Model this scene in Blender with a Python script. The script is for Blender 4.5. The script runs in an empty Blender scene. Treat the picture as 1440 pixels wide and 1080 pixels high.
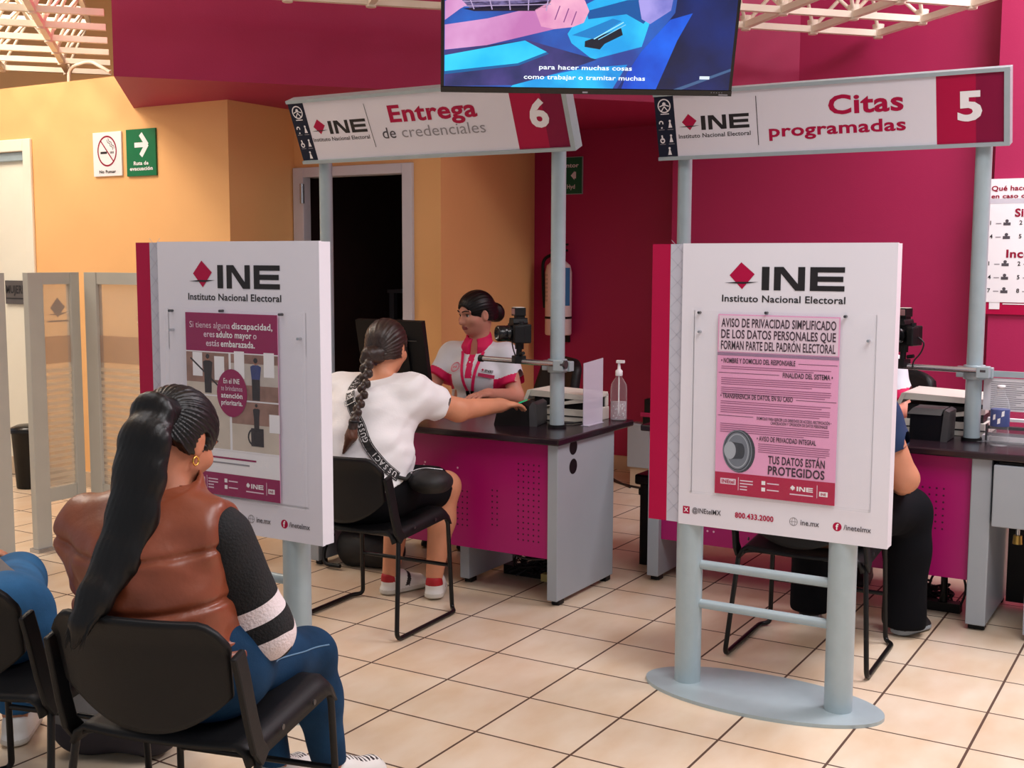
import bpy, math, random
import numpy as np
from mathutils import Vector, Matrix

random.seed(7)
SC = bpy.context.scene
COL = SC.collection

# ------------------------------------------------------------------ camera
F_PX, PITCH, ROLL, YAW, CAM_H = 1664.46, .1051, .0032, -.5423, 1.5
def _basis():
    cp, sp = math.cos(PITCH), math.sin(PITCH); cy, sy = math.cos(YAW), math.sin(YAW)
    f = Vector((sy * cp, cy * cp, -sp)); r = Vector((cy, -sy, 0)); u = r.cross(f)
    cr, sr = math.cos(ROLL), math.sin(ROLL)
    return cr * r + sr * u, -sr * r + cr * u, f
CR, CU, CF = _basis()
cam_data = bpy.data.cameras.new('camera'); cam = bpy.data.objects.new('viewpoint', cam_data); COL.objects.link(cam)
M = Matrix((CR, CU, -CF)).transposed().to_4x4(); M.translation = Vector((0, 0, CAM_H)); cam.matrix_world = M
cam_data.sensor_fit = 'HORIZONTAL'; cam_data.sensor_width = 36.0; cam_data.lens = F_PX / 1440 * 36.0
cam_data.clip_start = .05; cam_data.clip_end = 60
SC.camera = cam

# ------------------------------------------------------------------ view, world, lights
SC.view_settings.view_transform = 'Standard'; SC.view_settings.look = 'None'
SC.view_settings.gamma = 1; SC.view_settings.use_curve_mapping = False
SC.view_settings.exposure = 0.3
world = bpy.data.worlds.new('world'); SC.world = world; world.use_nodes = True
bg = world.node_tree.nodes['Background']; bg.inputs[0].default_value = (.88, .92, 1.0, 1); bg.inputs[1].default_value = .33

def area(name, loc, size, power, color=(1, 1, 1), aim=None, sizey=None):
    d = bpy.data.lights.new(name, 'AREA'); d.energy = power; d.color = color
    d.shape = 'RECTANGLE'; d.size = size; d.size_y = sizey or size
    o = bpy.data.objects.new(name, d); COL.objects.link(o); o.location = loc
    if aim is not None:
        o.rotation_euler = (Vector(aim) - Vector(loc)).to_track_quat('-Z', 'Y').to_euler()
    return o
# ceiling lamps of the waiting hall and of the service side
area('hall_lamp', (.5, 2.3, 3.95), 2.2, 88, (.97, .97, 1), sizey=2.0)
area('hall_lamp', (-3.4, 1.5, 3.95), 2.0, 26, (.98, .97, 1), sizey=1.6)
area('counter_lamp', (.35, 5.6, 3.9), 1.4, 140, (1, .95, 1), sizey=1.6)
area('restroom_lamp', (-6.6, 3.6, 3.95), 1.6, 150, (1, .90, .78), sizey=1.6)

# ------------------------------------------------------------------ materials
def lin(c):
    return tuple(((v / 255) / 12.92 if v / 255 <= .04045 else ((v / 255 + .055) / 1.055) ** 2.4) for v in c)
MATS = {}
def mat(name, rgb, rough=.5, metal=0., noise=.06, nscale=6., bump=0., bscale=60., emit=None, estr=1., trans=0., alpha=1., stretch=None, spec=.5, coat=0.):
    """principled material whose colour is broken up a little by object-space noise"""
    if name in MATS: return MATS[name]
    m = bpy.data.materials.new(name); m.use_nodes = True; nt = m.node_tree; N = nt.nodes; L = nt.links
    b = N['Principled BSDF']; c = lin(rgb)
    b.inputs['Roughness'].default_value = rough; b.inputs['Metallic'].default_value = metal
    b.inputs['Specular IOR Level'].default_value = .25 if 'print' in name or 'poster' in name or name in ('logo_magenta', 'white_board') else spec
    if coat: b.inputs['Coat Weight'].default_value = coat; b.inputs['Coat Roughness'].default_value = .15
    tc = N.new('ShaderNodeTexCoord'); src = tc.outputs['Object']
    if stretch:
        mp = N.new('ShaderNodeMapping'); mp.inputs['Scale'].default_value = stretch; L.new(src, mp.inputs[0]); src = mp.outputs[0]
    if noise > 0:
        n = N.new('ShaderNodeTexNoise'); n.inputs['Scale'].default_value = nscale; n.inputs['Detail'].default_value = 4
        L.new(src, n.inputs['Vector'])
        r = N.new('ShaderNodeValToRGB')
        r.color_ramp.elements[0].position = .3; r.color_ramp.elements[1].position = .7
        r.color_ramp.elements[0].color = (*[v * (1 - noise) for v in c], 1); r.color_ramp.elements[1].color = (*[min(1, v * (1 + noise)) for v in c], 1)
        L.new(n.outputs['Fac'], r.inputs[0]); L.new(r.outputs[0], b.inputs['Base Color'])
    else: b.inputs['Base Color'].default_value = (*c, 1)
    if bump > 0:
        n2 = N.new('ShaderNodeTexNoise'); n2.inputs['Scale'].default_value = bscale; n2.inputs['Detail'].default_value = 3
        L.new(src, n2.inputs['Vector']); bp = N.new('ShaderNodeBump'); bp.inputs['Strength'].default_value = bump; bp.inputs['Distance'].default_value = .01
        L.new(n2.outputs['Fac'], bp.inputs['Height']); L.new(bp.outputs[0], b.inputs['Normal'])
    if emit: b.inputs['Emission Color'].default_value = (*lin(emit), 1); b.inputs['Emission Strength'].default_value = estr
    if trans: b.inputs['Transmission Weight'].default_value = trans
    if alpha < 1: b.inputs['Alpha'].default_value = alpha
    MATS[name] = m; return m

ORANGE = mat('orange_paint', (246, 190, 126), .6, noise=.03, nscale=1.5, bump=.05, bscale=120)
MAGENTA = mat('magenta_paint', (170, 24, 82), .55, noise=.04, nscale=1.2, bump=.05, bscale=120)
WHITE_PAINT = mat('white_paint', (238, 236, 228), .45, noise=.02)
CEIL = mat('ceiling_paint', (235, 228, 220), .8, noise=.03)
LATTICE = mat('cream_lattice_paint', (244, 232, 214), .5, noise=.03)
GREY = mat('grey_painted_steel', (168, 184, 190), .38, .15, noise=.03, nscale=20)
GREYD = mat('grey_laminate', (160, 168, 176), .42, noise=.04, nscale=3)
BOARD = mat('white_board', (232, 229, 238), .35, noise=.015, nscale=3)
INK = mat('black_ink', (24, 20, 24), .5, noise=.05)
PINK = mat('logo_magenta', (178, 8, 66), .45, noise=.03)
MAGP = mat('magenta_metal_panel', (168, 2, 104), .4, noise=.03, nscale=3)
MAGD = mat('dark_magenta_print', (134, 8, 60), .45, noise=.03)
WHITE = mat('white_print', (245, 243, 246), .5, noise=.01)
GREYT = mat('grey_print', (150, 146, 152), .5, noise=.02)
BLACK = mat('black_plastic', (15, 15, 17), .5, noise=.1, nscale=30, bump=.06, bscale=300, spec=.3)
BLACKS = mat('black_gloss_plastic', (12, 12, 14), .25, noise=.1)
TUBE = mat('black_steel_tube', (14, 13, 14), .35, .3, noise=.05)
WTOP = mat('black_worktop', (34, 20, 28), .22, noise=.1, nscale=40)
CREAMP = mat('cream_plastic', (226, 222, 212), .45, noise=.03)
CHROME = mat('brushed_steel', (190, 192, 196), .25, .9, noise=.03)
BASEB = mat('beige_baseboard', (206, 184, 158), .5, noise=.06, nscale=4)
NAVY = mat('navy_print', (22, 30, 52), .5, noise=.04)
GREEN = mat('sign_green', (0, 112, 66), .45, noise=.04)
SCREWM = mat('dark_screw', (90, 88, 90), .3, .8, noise=.05)

def glass(name, rgb=(235, 240, 245), alpha=.12, rough=.05, edge=.35):
    """clear sheet: mostly see-through, more reflective towards grazing angles"""
    if name in MATS: return MATS[name]
    m = bpy.data.materials.new(name); m.use_nodes = True; nt = m.node_tree; N = nt.nodes; L = nt.links
    for n in list(N): N.remove(n)
    out = N.new('ShaderNodeOutputMaterial'); mx = N.new('ShaderNodeMixShader'); tr = N.new('ShaderNodeBsdfTransparent')
    pb = N.new('ShaderNodeBsdfPrincipled'); pb.inputs['Base Color'].default_value = (*lin(rgb), 1); pb.inputs['Roughness'].default_value = rough
    lw = N.new('ShaderNodeLayerWeight'); lw.inputs[0].default_value = .5
    pw = N.new('ShaderNodeMath'); pw.operation = 'POWER'; pw.inputs[1].default_value = 3.5
    ad = N.new('ShaderNodeMath'); ad.operation = 'MULTIPLY_ADD'; ad.use_clamp = True; ad.inputs[1].default_value = edge; ad.inputs[2].default_value = alpha
    L.new(lw.outputs['Facing'], pw.inputs[0]); L.new(pw.outputs[0], ad.inputs[0]); L.new(ad.outputs[0], mx.inputs[0]); L.new(tr.outputs[0], mx.inputs[1]); L.new(pb.outputs[0], mx.inputs[2]); L.new(mx.outputs[0], out.inputs[0])
    MATS[name] = m; return m
ACRYL = glass('clear_acrylic', (236, 240, 246), .02, .08, .2)
CLEAR = glass('clear_plastic', (240, 244, 248), .06, .05, .6)
FROST = glass('milky_acrylic', (222, 216, 232), .62, .25)

# ------------------------------------------------------------------ mesh building
def V(*a): return Vector(a)
class MB:
    """collects shapes; build() links them as ONE mesh object"""
    def __init__(s, X=None): s.v = []; s.f = []; s.m = []; s.sm = []; s.mats = []; s.X = X
    def mi(s, m):
        if m not in s.mats: s.mats.append(m)
        return s.mats.index(m)
    def add(s, vs, fs, m, smooth=False):
        o = len(s.v); k = s.mi(m)
        if s.X is not None: vs = [s.X @ Vector(p) for p in vs]
        s.v.extend([tuple(p) for p in vs]); s.f.extend([tuple(i + o for i in f) for f in fs]); s.m.extend([k] * len(fs)); s.sm.extend([smooth] * len(fs))
        return s
    def box(s, a, b, m):
        x0, x1 = sorted((a[0], b[0])); y0, y1 = sorted((a[1], b[1])); z0, z1 = sorted((a[2], b[2]))
        vs = [(x0, y0, z0), (x1, y0, z0), (x1, y1, z0), (x0, y1, z0), (x0, y0, z1), (x1, y0, z1), (x1, y1, z1), (x0, y1, z1)]
        return s.add(vs, [(0, 3, 2, 1), (4, 5, 6, 7), (0, 1, 5, 4), (1, 2, 6, 5), (2, 3, 7, 6), (3, 0, 4, 7)], m)
    def prism(s, poly, d, m, smooth=False):
        """closed polygon of 3-D points pushed along vector d"""
        poly = [Vector(p) for p in poly]; d = Vector(d); n = len(poly)
        nrm = Vector((0, 0, 0))
        for i in range(n): nrm += poly[i].cross(poly[(i + 1) % n])
        if nrm.dot(d) > 0: poly.reverse()
        vs = poly + [p + d for p in poly]
        s.add(vs, [tuple(range(n)), tuple(range(2 * n - 1, n - 1, -1))], m)
        return s.add(vs, [(i, i + n, (i + 1) % n + n, (i + 1) % n) for i in range(n)], m, smooth)
    def cyl(s, a, b, r, m, r2=None, n=20, caps=True):
        a = Vector(a); b = Vector(b); r2 = r if r2 is None else r2
        z = (b - a).normalized(); x = z.orthogonal().normalized(); y = z.cross(x)
        c = [(math.cos(2 * math.pi * i / n), math.sin(2 * math.pi * i / n)) for i in range(n)]
        vs = [a + (x * p + y * q) * r for p, q in c] + [b + (x * p + y * q) * r2 for p, q in c]
        s.add(vs, [(i, (i + 1) % n, (i + 1) % n + n, i + n) for i in range(n)], m, True)
        if caps: s.add(vs, [tuple(range(n - 1, -1, -1)), tuple(range(n, 2 * n))], m)
        return s
    def tube(s, pts, r, m, n=10, fillet=0., closed=False, rads=None, seg=5):
        P = [Vector(p) for p in pts]
        if fillet > 0 and len(P) > 2:
            Q = [P[0]]
            for i in range(1, len(P) - 1):
                a = P[i - 1] - P[i]; b = P[i + 1] - P[i]; la, lb = a.length, b.length
                f = min(fillet, la * .48, lb * .48)
                p0 = P[i] + a / la * f; p2 = P[i] + b / lb * f
                for k in range(seg + 1):
                    t = k / seg; Q.append(p0 * (1 - t) ** 2 + P[i] * 2 * t * (1 - t) + p2 * t * t)
            Q.append(P[-1]); P = Q
        k = len(P); vs = []; fs = []; ref = None
        for i, p in enumerate(P):
            if closed: t = (P[(i + 1) % k] - P[i - 1]).normalized()
            else: t = (P[min(i + 1, k - 1)] - P[max(i - 1, 0)]).normalized()
            if ref is None: ref = t.orthogonal().normalized()
            ref = (ref - t * ref.dot(t)).normalized(); y = t.cross(ref)
            rr = rads[i] if rads else r
            for j in range(n):
                a = 2 * math.pi * j / n; vs.append(p + (ref * math.cos(a) + y * math.sin(a)) * rr)
        for i in range(k if closed else k - 1):
            for j in range(n):
                a = i * n + j; b = i * n + (j + 1) % n; i2 = (i + 1) % k
                fs.append((a, b, i2 * n + (j + 1) % n, i2 * n + j))
        s.add(vs, fs, m, True)
        if not closed: s.add(vs, [tuple(range(n - 1, -1, -1)), tuple(range((k - 1) * n, k * n))], m)
        return s
    def lathe(s, c, prof, m, n=24, axis='z'):
        """profile of (radius, height) turned about the axis through c"""
        c = Vector(c); vs = []; k = len(prof)
        for r, h in prof:
            for j in range(n):
                a = 2 * math.pi * j / n; p = Vector((r * math.cos(a), r * math.sin(a), h))
                if axis == 'y': p = Vector((p.x, -p.z, p.y))
                vs.append(c + p)
        fs = [(i * n + j, i * n + (j + 1) % n, (i + 1) * n + (j + 1) % n, (i + 1) * n + j) for i in range(k - 1) for j in range(n)]
        s.add(vs, fs, m, True)
        return s.add(vs, [tuple(range(n - 1, -1, -1)), tuple(range((k - 1) * n, k * n))], m)
    def ribbon(s, pts, nrm, w, t, m):
        """flat band along pts, w wide, t thick; nrm = outward normal per point"""
        P = [Vector(p) for p in pts]; k = len(P); vs = []
        for i, p in enumerate(P):
            tg = (P[min(i + 1, k - 1)] - P[max(i - 1, 0)]).normalized(); n = Vector(nrm[i]).normalized(); sd = tg.cross(n).normalized()
            vs += [p - sd * w / 2, p + sd * w / 2, p + sd * w / 2 + n * t, p - sd * w / 2 + n * t]
        fs = [(i * 4 + j, i * 4 + (j + 1) % 4, i * 4 + 4 + (j + 1) % 4, i * 4 + 4 + j) for i in range(k - 1) for j in range(4)]
        return s.add(vs, fs + [(3, 2, 1, 0), (k * 4 - 4, k * 4 - 3, k * 4 - 2, k * 4 - 1)], m, False)
    def build(s, name, parent=None, bevel=0., seg=2, smooth_all=False):
        me = bpy.data.meshes.new(name)
        vs = s.v
        if parent is not None and parent.name in TM:
            inv = TM[parent.name].inverted(); vs = [tuple(inv @ Vector(p)) for p in vs]
        me.from_pydata(vs, [], s.f)
        for m in s.mats: me.materials.append(m)
        me.polygons.foreach_set('material_index', s.m); me.polygons.foreach_set('use_smooth', [True] * len(s.f) if smooth_all else s.sm)
        me.update()
        o = bpy.data.objects.new(name, me); COL.objects.link(o)
        if parent is not None:
            o.parent = parent; TM[o.name] = TM[parent.name]
        else: TM[o.name] = Matrix.Identity(4)
        if bevel:
            b = o.modifiers.new('bevel', 'BEVEL'); b.width = bevel; b.segments = seg; b.limit_method = 'ANGLE'; b.angle_limit = math.radians(50)
            b.harden_normals = False
        return o
TM = {}   # world matrix in which an object's vertices are expressed
def thing(name, label, cat, loc=(0, 0, 0), rot=0., group=None):
    o = bpy.data.objects.new(name, None); COL.objects.link(o); o.empty_display_size = .1
    o.location = loc; o.rotation_euler = (0, 0, rot)
    TM[o.name] = Matrix.Translation(Vector(loc)) @ Matrix.Rotation(rot, 4, 'Z')
    return tag(o, label, cat, group)
def tag(o, label, cat, group=None):
    o['label'] = label; o['category'] = cat
    if group: o['group'] = group
    return o
def struct(o): o['kind'] = 'structure'; return o
def lab(o, text): o['label'] = text; return o
def dup(root, loc, rot, label, group=None):
    r = root.copy(); COL.objects.link(r); r.location = loc; r.rotation_euler = (0, 0, rot); r['label'] = label
    if group: r['group'] = group
    for ch in list(root.children):
        c = ch.copy(); COL.objects.link(c); c.parent = r
        for g in list(ch.children):
            d = g.copy(); COL.objects.link(d); d.parent = c
    TM[r.name] = Matrix.Translation(Vector(loc)) @ Matrix.Rotation(rot, 4, 'Z')
    return r

_tc = {}
def text_mesh(body, bold=0.):
    key = (body, bold)
    if key in _tc: return _tc[key]
    cu = bpy.data.curves.new('lettering', 'FONT'); cu.body = body; cu.size = 1; cu.offset = bold * .62; cu.space_character = 1.0 + max(0, bold) * 1.2; cu.fill_mode = 'FRONT'; cu.resolution_u = 3
    o = bpy.data.objects.new('lettering', cu); COL.objects.link(o)
    dg = bpy.context.evaluated_depsgraph_get(); me = bpy.data.meshes.new_from_object(o.evaluated_get(dg))
    vs = [v.co.copy() for v in me.vertices]; fs = [tuple(p.vertices) for p in me.polygons]
    bpy.data.objects.remove(o); bpy.data.curves.remove(cu); bpy.data.meshes.remove(me)
    _tc[key] = (vs, fs); return vs, fs
class Face:
    """a flat printed face: origin O, unit axes U (right), W (up), normal N; draws thin printed shapes into a MB"""
    def __init__(s, mb, O, U, W):
        s.mb = mb; s.O = Vector(O); s.U = Vector(U).normalized(); s.W = Vector(W).normalized(); s.N = s.U.cross(s.W).normalized(); s.e = .0006
    def P(s, u, w, e): return s.O + s.U * u + s.W * w + s.N * e
    def text(s, body, u, w, h, m, width=None, align='l', bold=.02, e=None, skew=0., rot=0.):
        """h = cap height; u,w = left (or centre/right) of the base line"""
        e = e or s.e * 3
        vs, fs = text_mesh(body, bold)
        if not vs: return
        x0 = min(v.x for v in vs); x1 = max(v.x for v in vs); k = h / .70; kx = k if width is None else width / (x1 - x0)
        W_ = (x1 - x0) * kx; off = {'l': 0, 'c': -W_ / 2, 'r': -W_}[align]
        c, sn = math.cos(rot), math.sin(rot); out = []
        for v in vs:
            a = (v.x - x0) * kx + off + skew * v.y * k; b = v.y * k
            out.append(s.P(u + a * c - b * sn, w + a * sn + b * c, e))
        s.mb.add(out, fs, m)
    def poly(s, pts, m, e=None):
        e = e or s.e
        ar = sum(pts[i - 1][0] * pts[i][1] - pts[i][0] * pts[i - 1][1] for i in range(len(pts)))
        if ar < 0: pts = pts[::-1]
        s.mb.add([s.P(u, w, e) for u, w in pts], [tuple(range(len(pts)))], m)
    def rect(s, u0, w0, u1, w1, m, e=None): s.poly([(u0, w0), (u1, w0), (u1, w1), (u0, w1)], m, e)
    def disc(s, u, w, r, m, e=None, n=28, ry=None):
        ry = ry or r; s.poly([(u + r * math.cos(2 * math.pi * i / n), w + ry * math.sin(2 * math.pi * i / n)) for i in range(n)], m, e)
    def ring(s, u, w, r, t, m, e=None, n=32, ry=None, a0=0, a1=2 * math.pi):
        ry = ry or r; e = e or s.e
        vs = []
        for i in range(n + 1):
            a = a0 + (a1 - a0) * i / n
            vs += [s.P(u + (r - t) * math.cos(a), w + (ry - t) * math.sin(a), e), s.P(u + r * math.cos(a), w + ry * math.sin(a), e)]
        s.mb.add(vs, [(2 * i, 2 * i + 1, 2 * i + 3, 2 * i + 2) for i in range(n)], m)
    def line(s, u0, w0, u1, w1, t, m, e=None):
        d = Vector((u1 - u0, w1 - w0)); d.normalize(); n = Vector((-d.y, d.x)) * t / 2
        s.poly([(u0 - n.x, w0 - n.y), (u1 - n.x, w1 - n.y), (u1 + n.x, w1 + n.y), (u0 + n.x, w0 + n.y)], m, e)
    def ine(s, u, w, W_, ink=None, dia=None, sub=True, ink2=None):
        """the institute's mark: tilted diamond on a slot, wide capital letters, name below; u,w = lower left of the letters' row, W_ total width"""
        ink = ink or INK; dia = dia or PINK; ink2 = ink2 or ink
        k = W_ / 100.; e = s.e * 2
        lx = u + 33 * k; h = 18.5 * k; b = 6.2 * k
        s.rect(lx, w, lx + b, w + h, ink, e)
        x = lx + 10 * k; nw = 25 * k
        s.poly([(x, w), (x + 5.6 * k, w), (x + 5.6 * k, w + h), (x, w + h)], ink, e)
        s.poly([(x + nw - 5.6 * k, w), (x + nw, w), (x + nw, w + h), (x + nw - 5.6 * k, w + h)], ink, e)
        s.poly([(x + 1 * k, w + h), (x + 7.6 * k, w + h), (x + nw - 1 * k, w), (x + nw - 7.6 * k, w)], ink, e * 1.2)
        x = x + nw + 4 * k; ew = 27 * k
        s.rect(x, w, x + 6 * k, w + h, ink, e)
        for q in (0, .39, .78): s.rect(x + 5.9 * k, w + h * q, x + ew * (1 if q != .39 else .96), w + h * (q + .22), ink, e)
        cx = u + 16.5 * k; cy = w + 11 * k
        s.poly([(cx - 10.5 * k, cy + .6 * k), (cx - .8 * k, cy + 11 * k), (cx + 10.5 * k, cy + 1.6 * k), (cx + .2 * k, cy - 10.5 * k)], dia, e)
        s.poly([(cx - 15 * k, cy - 5.6 * k), (cx - 3 * k, cy - 4.6 * k), (cx + 14 * k, cy - 4.6 * k), (cx + 2 * k, cy - 6.2 * k)], ink, e * 1.5)
        if sub: s.text('Instituto Nacional Electoral', u, w - 9.6 * k, 5.4 * k, ink2, width=100 * k, bold=.025, e=e)
# ------------------------------------------------------------------ smooth organic surfaces (distance field + surface nets)
class SDF:
    def __init__(s, lo, hi, h):
        s.h = h; s.lo = np.array(lo, np.float32); n = [int(math.ceil((hi[i] - lo[i]) / h)) + 1 for i in range(3)]
        s.ax = [(lo[i] + h * np.arange(n[i])).astype(np.float32) for i in range(3)]
        s.d = np.full(n, 1.0, np.float32)
    def win(s, lo, hi):
        sl = []
        for i in range(3):
            a = int(np.searchsorted(s.ax[i], lo[i])); b = int(np.searchsorted(s.ax[i], hi[i]))
            sl.append(slice(max(a - 1, 0), min(b + 1, len(s.ax[i]))))
        return tuple(sl)
    def grid(s, sl): return np.meshgrid(s.ax[0][sl[0]], s.ax[1][sl[1]], s.ax[2][sl[2]], indexing='ij', sparse=True)
    def put(s, sl, e, k, op='u'):
        a = s.d[sl]
        if op == 'u':
            if k > 0: h = np.maximum(k - np.abs(a - e), 0) / k; s.d[sl] = np.minimum(a, e) - h * h * k * .25
            else: s.d[sl] = np.minimum(a, e)
        else:
            e = -e
            if k > 0: h = np.maximum(k - np.abs(a - e), 0) / k; s.d[sl] = np.maximum(a, e) + h * h * k * .25
            else: s.d[sl] = np.maximum(a, e)
        return s
    def cone(s, a, b, ra, rb=None, k=.02, flat=None, op='u'):
        """limb from a to b tapering ra -> rb; flat=(axis, factor) widens (factor>1) or narrows it along an axis"""
        rb = ra if rb is None else rb; a = np.array(a, np.float32); b = np.array(b, np.float32); R = max(ra, rb) * (max(1, flat[1]) if flat else 1) + k + 2 * s.h
        sl = s.win(np.minimum(a, b) - R, np.maximum(a, b) + R); X, Y, Z = s.grid(sl); ba = b - a; L2 = max(float(ba @ ba), 1e-9)
        t = np.clip(((X - a[0]) * ba[0] + (Y - a[1]) * ba[1] + (Z - a[2]) * ba[2]) / L2, 0, 1)
        vx = X - a[0] - t * ba[0]; vy = Y - a[1] - t * ba[1]; vz = Z - a[2] - t * ba[2]
        if flat:
            ax = np.array(flat[0], np.float32); ax = ax / np.linalg.norm(ax); c = (vx * ax[0] + vy * ax[1] + vz * ax[2]) * (1 / flat[1] - 1)
            vx = vx + ax[0] * c; vy = vy + ax[1] * c; vz = vz + ax[2] * c
        return s.put(sl, np.sqrt(vx * vx + vy * vy + vz * vz) - (ra + t * (rb - ra)), k, op)
    def ell(s, c, r, R=None, k=.02, op='u'):
        """ellipsoid, R = 3 rows of its own axes"""
        c = np.array(c, np.float32); r = np.array(r, np.float32); m = float(r.max()) + k + 2 * s.h
        sl = s.win(c - m, c + m); X, Y, Z = s.grid(sl); x, y, z = X - c[0], Y - c[1], Z - c[2]
        if R is not None:
            R = [np.array(q, np.float32) for q in R]; x, y, z = [q[0] * x + q[1] * y + q[2] * z for q in R]
        k0 = np.sqrt((x / r[0]) ** 2 + (y / r[1]) ** 2 + (z / r[2]) ** 2); k1 = np.sqrt((x / r[0] ** 2) ** 2 + (y / r[1] ** 2) ** 2 + (z / r[2] ** 2) ** 2) + 1e-6
        return s.put(sl, k0 * (k0 - 1) / k1, k, op)
    def cut(s, p, n, lo=None, hi=None, k=0.):
        """take away everything on the n side of the plane through p (inside the window lo..hi)"""
        n = np.array(n, np.float32); n = n / np.linalg.norm(n)
        sl = s.win(lo, hi) if lo is not None else (slice(None),) * 3
        X, Y, Z = s.grid(sl); return s.put(sl, -((X - p[0]) * n[0] + (Y - p[1]) * n[1] + (Z - p[2]) * n[2]), k, 's')
    def warp(s, fn):
        X, Y, Z = s.grid((slice(None),) * 3); near = np.abs(s.d) < .05
        s.d = np.where(near, s.d + fn(X, Y, Z), s.d).astype(np.float32); return s
    def mesh(s):
        d = s.d; ins = d < 0; nx, ny, nz = d.shape
        c = np.zeros((nx - 1, ny - 1, nz - 1), np.int8)
        for i in (0, 1):
            for j in (0, 1):
                for k in (0, 1): c += ins[i:nx - 1 + i, j:ny - 1 + j, k:nz - 1 + k]
        cells = np.argwhere((c > 0) & (c < 8)); idx = np.full(c.shape, -1, np.int64); idx[tuple(cells.T)] = np.arange(len(cells))
        acc = np.zeros((len(cells), 3)); cnt = np.zeros(len(cells)); co = [(i, j, k) for i in (0, 1) for j in (0, 1) for k in (0, 1)]
        for a in co:
            for ax in range(3):
                if a[ax]: continue
                b = list(a); b[ax] = 1
                da = d[cells[:, 0] + a[0], cells[:, 1] + a[1], cells[:, 2] + a[2]]; db = d[cells[:, 0] + b[0], cells[:, 1] + b[1], cells[:, 2] + b[2]]
                q = (da < 0) != (db < 0); t = np.where(q, da / np.where(da == db, 1, da - db), 0)
                p = np.array(a, float)[None, :].repeat(len(cells), 0); p[:, ax] += t; acc += p * q[:, None]; cnt += q
        v = (acc / np.maximum(cnt, 1)[:, None] + cells) * s.h + s.lo
        F = []
        for ax in range(3):
            o = [i for i in range(3) if i != ax]; A = ins.take(range(0, d.shape[ax] - 1), ax); B = ins.take(range(1, d.shape[ax]), ax)
            e = np.argwhere(A != B); e = e[(e[:, o[0]] > 0) & (e[:, o[1]] > 0) & (e[:, o[0]] < d.shape[o[0]] - 1) & (e[:, o[1]] < d.shape[o[1]] - 1)]
            up = A[tuple(e.T)]
            def g(a, b):
                q = e.copy(); q[:, o[0]] += a; q[:, o[1]] += b; return idx[tuple(q.T)]
            quad = np.stack([g(-1, -1), g(0, -1), g(0, 0), g(-1, 0)], 1)
            flip = (~up) if ax != 1 else up
            quad[flip] = quad[flip][:, ::-1]; F.append(quad)
        return v, np.concatenate(F)
    def build(s, name, mats, parent=None, pick=None, relax=2):
        """pick(centres Nx3) -> material index per face"""
        v, f = s.mesh()
        for _ in range(relax):      # light relaxation takes the grid's steps out
            acc = np.zeros_like(v); cnt = np.zeros(len(v))
            for a, b in ((0, 1), (1, 2), (2, 3), (3, 0)):
                np.add.at(acc, f[:, a], v[f[:, b]]); np.add.at(cnt, f[:, a], 1); np.add.at(acc, f[:, b], v[f[:, a]]); np.add.at(cnt, f[:, b], 1)
            v = .5 * v + .5 * acc / np.maximum(cnt, 1)[:, None]
        mid = v[f].mean(1); w = v
        if parent is not None:
            inv = np.array(TM[parent.name].inverted()); w = v @ inv[:3, :3].T + inv[:3, 3]
        me = bpy.data.meshes.new(name); me.vertices.add(len(w)); me.vertices.foreach_set('co', w.astype(np.float32).ravel())
        me.loops.add(f.size); me.loops.foreach_set('vertex_index', f.astype(np.int32).ravel()); me.polygons.add(len(f)); me.polygons.foreach_set('loop_start', np.arange(0, f.size, 4, dtype=np.int32))
        for m in mats: me.materials.append(m)
        if pick is not None: me.polygons.foreach_set('material_index', np.asarray(pick(mid), np.int32))
        me.polygons.foreach_set('use_smooth', np.ones(len(f), bool)); me.update(calc_edges=True); me.validate()
        o = bpy.data.objects.new(name, me); COL.objects.link(o)
        if parent is not None: o.parent = parent; TM[o.name] = TM[parent.name]
        else: TM[o.name] = Matrix.Identity(4)
        return o
def folds(seed, amp, sc, ax=(1, 1, 1)):
    """soft cloth creases: a few crossing waves bent by one another"""
    r = random.Random(seed); W = [(np.array([r.uniform(-1, 1) * ax[0], r.uniform(-1, 1) * ax[1], r.uniform(-1, 1) * ax[2]]) * sc, r.uniform(0, 6.3), r.uniform(.5, 1)) for _ in range(5)]
    def fn(X, Y, Z):
        out = 0
        for w, ph, a in W: out = out + a * np.sin(w[0] * X + w[1] * Y + w[2] * Z + ph + 1.2 * np.sin(.6 * (w[1] * X - w[0] * Y + w[0] * Z) + ph))
        return amp * out / 3
    return fn
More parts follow.
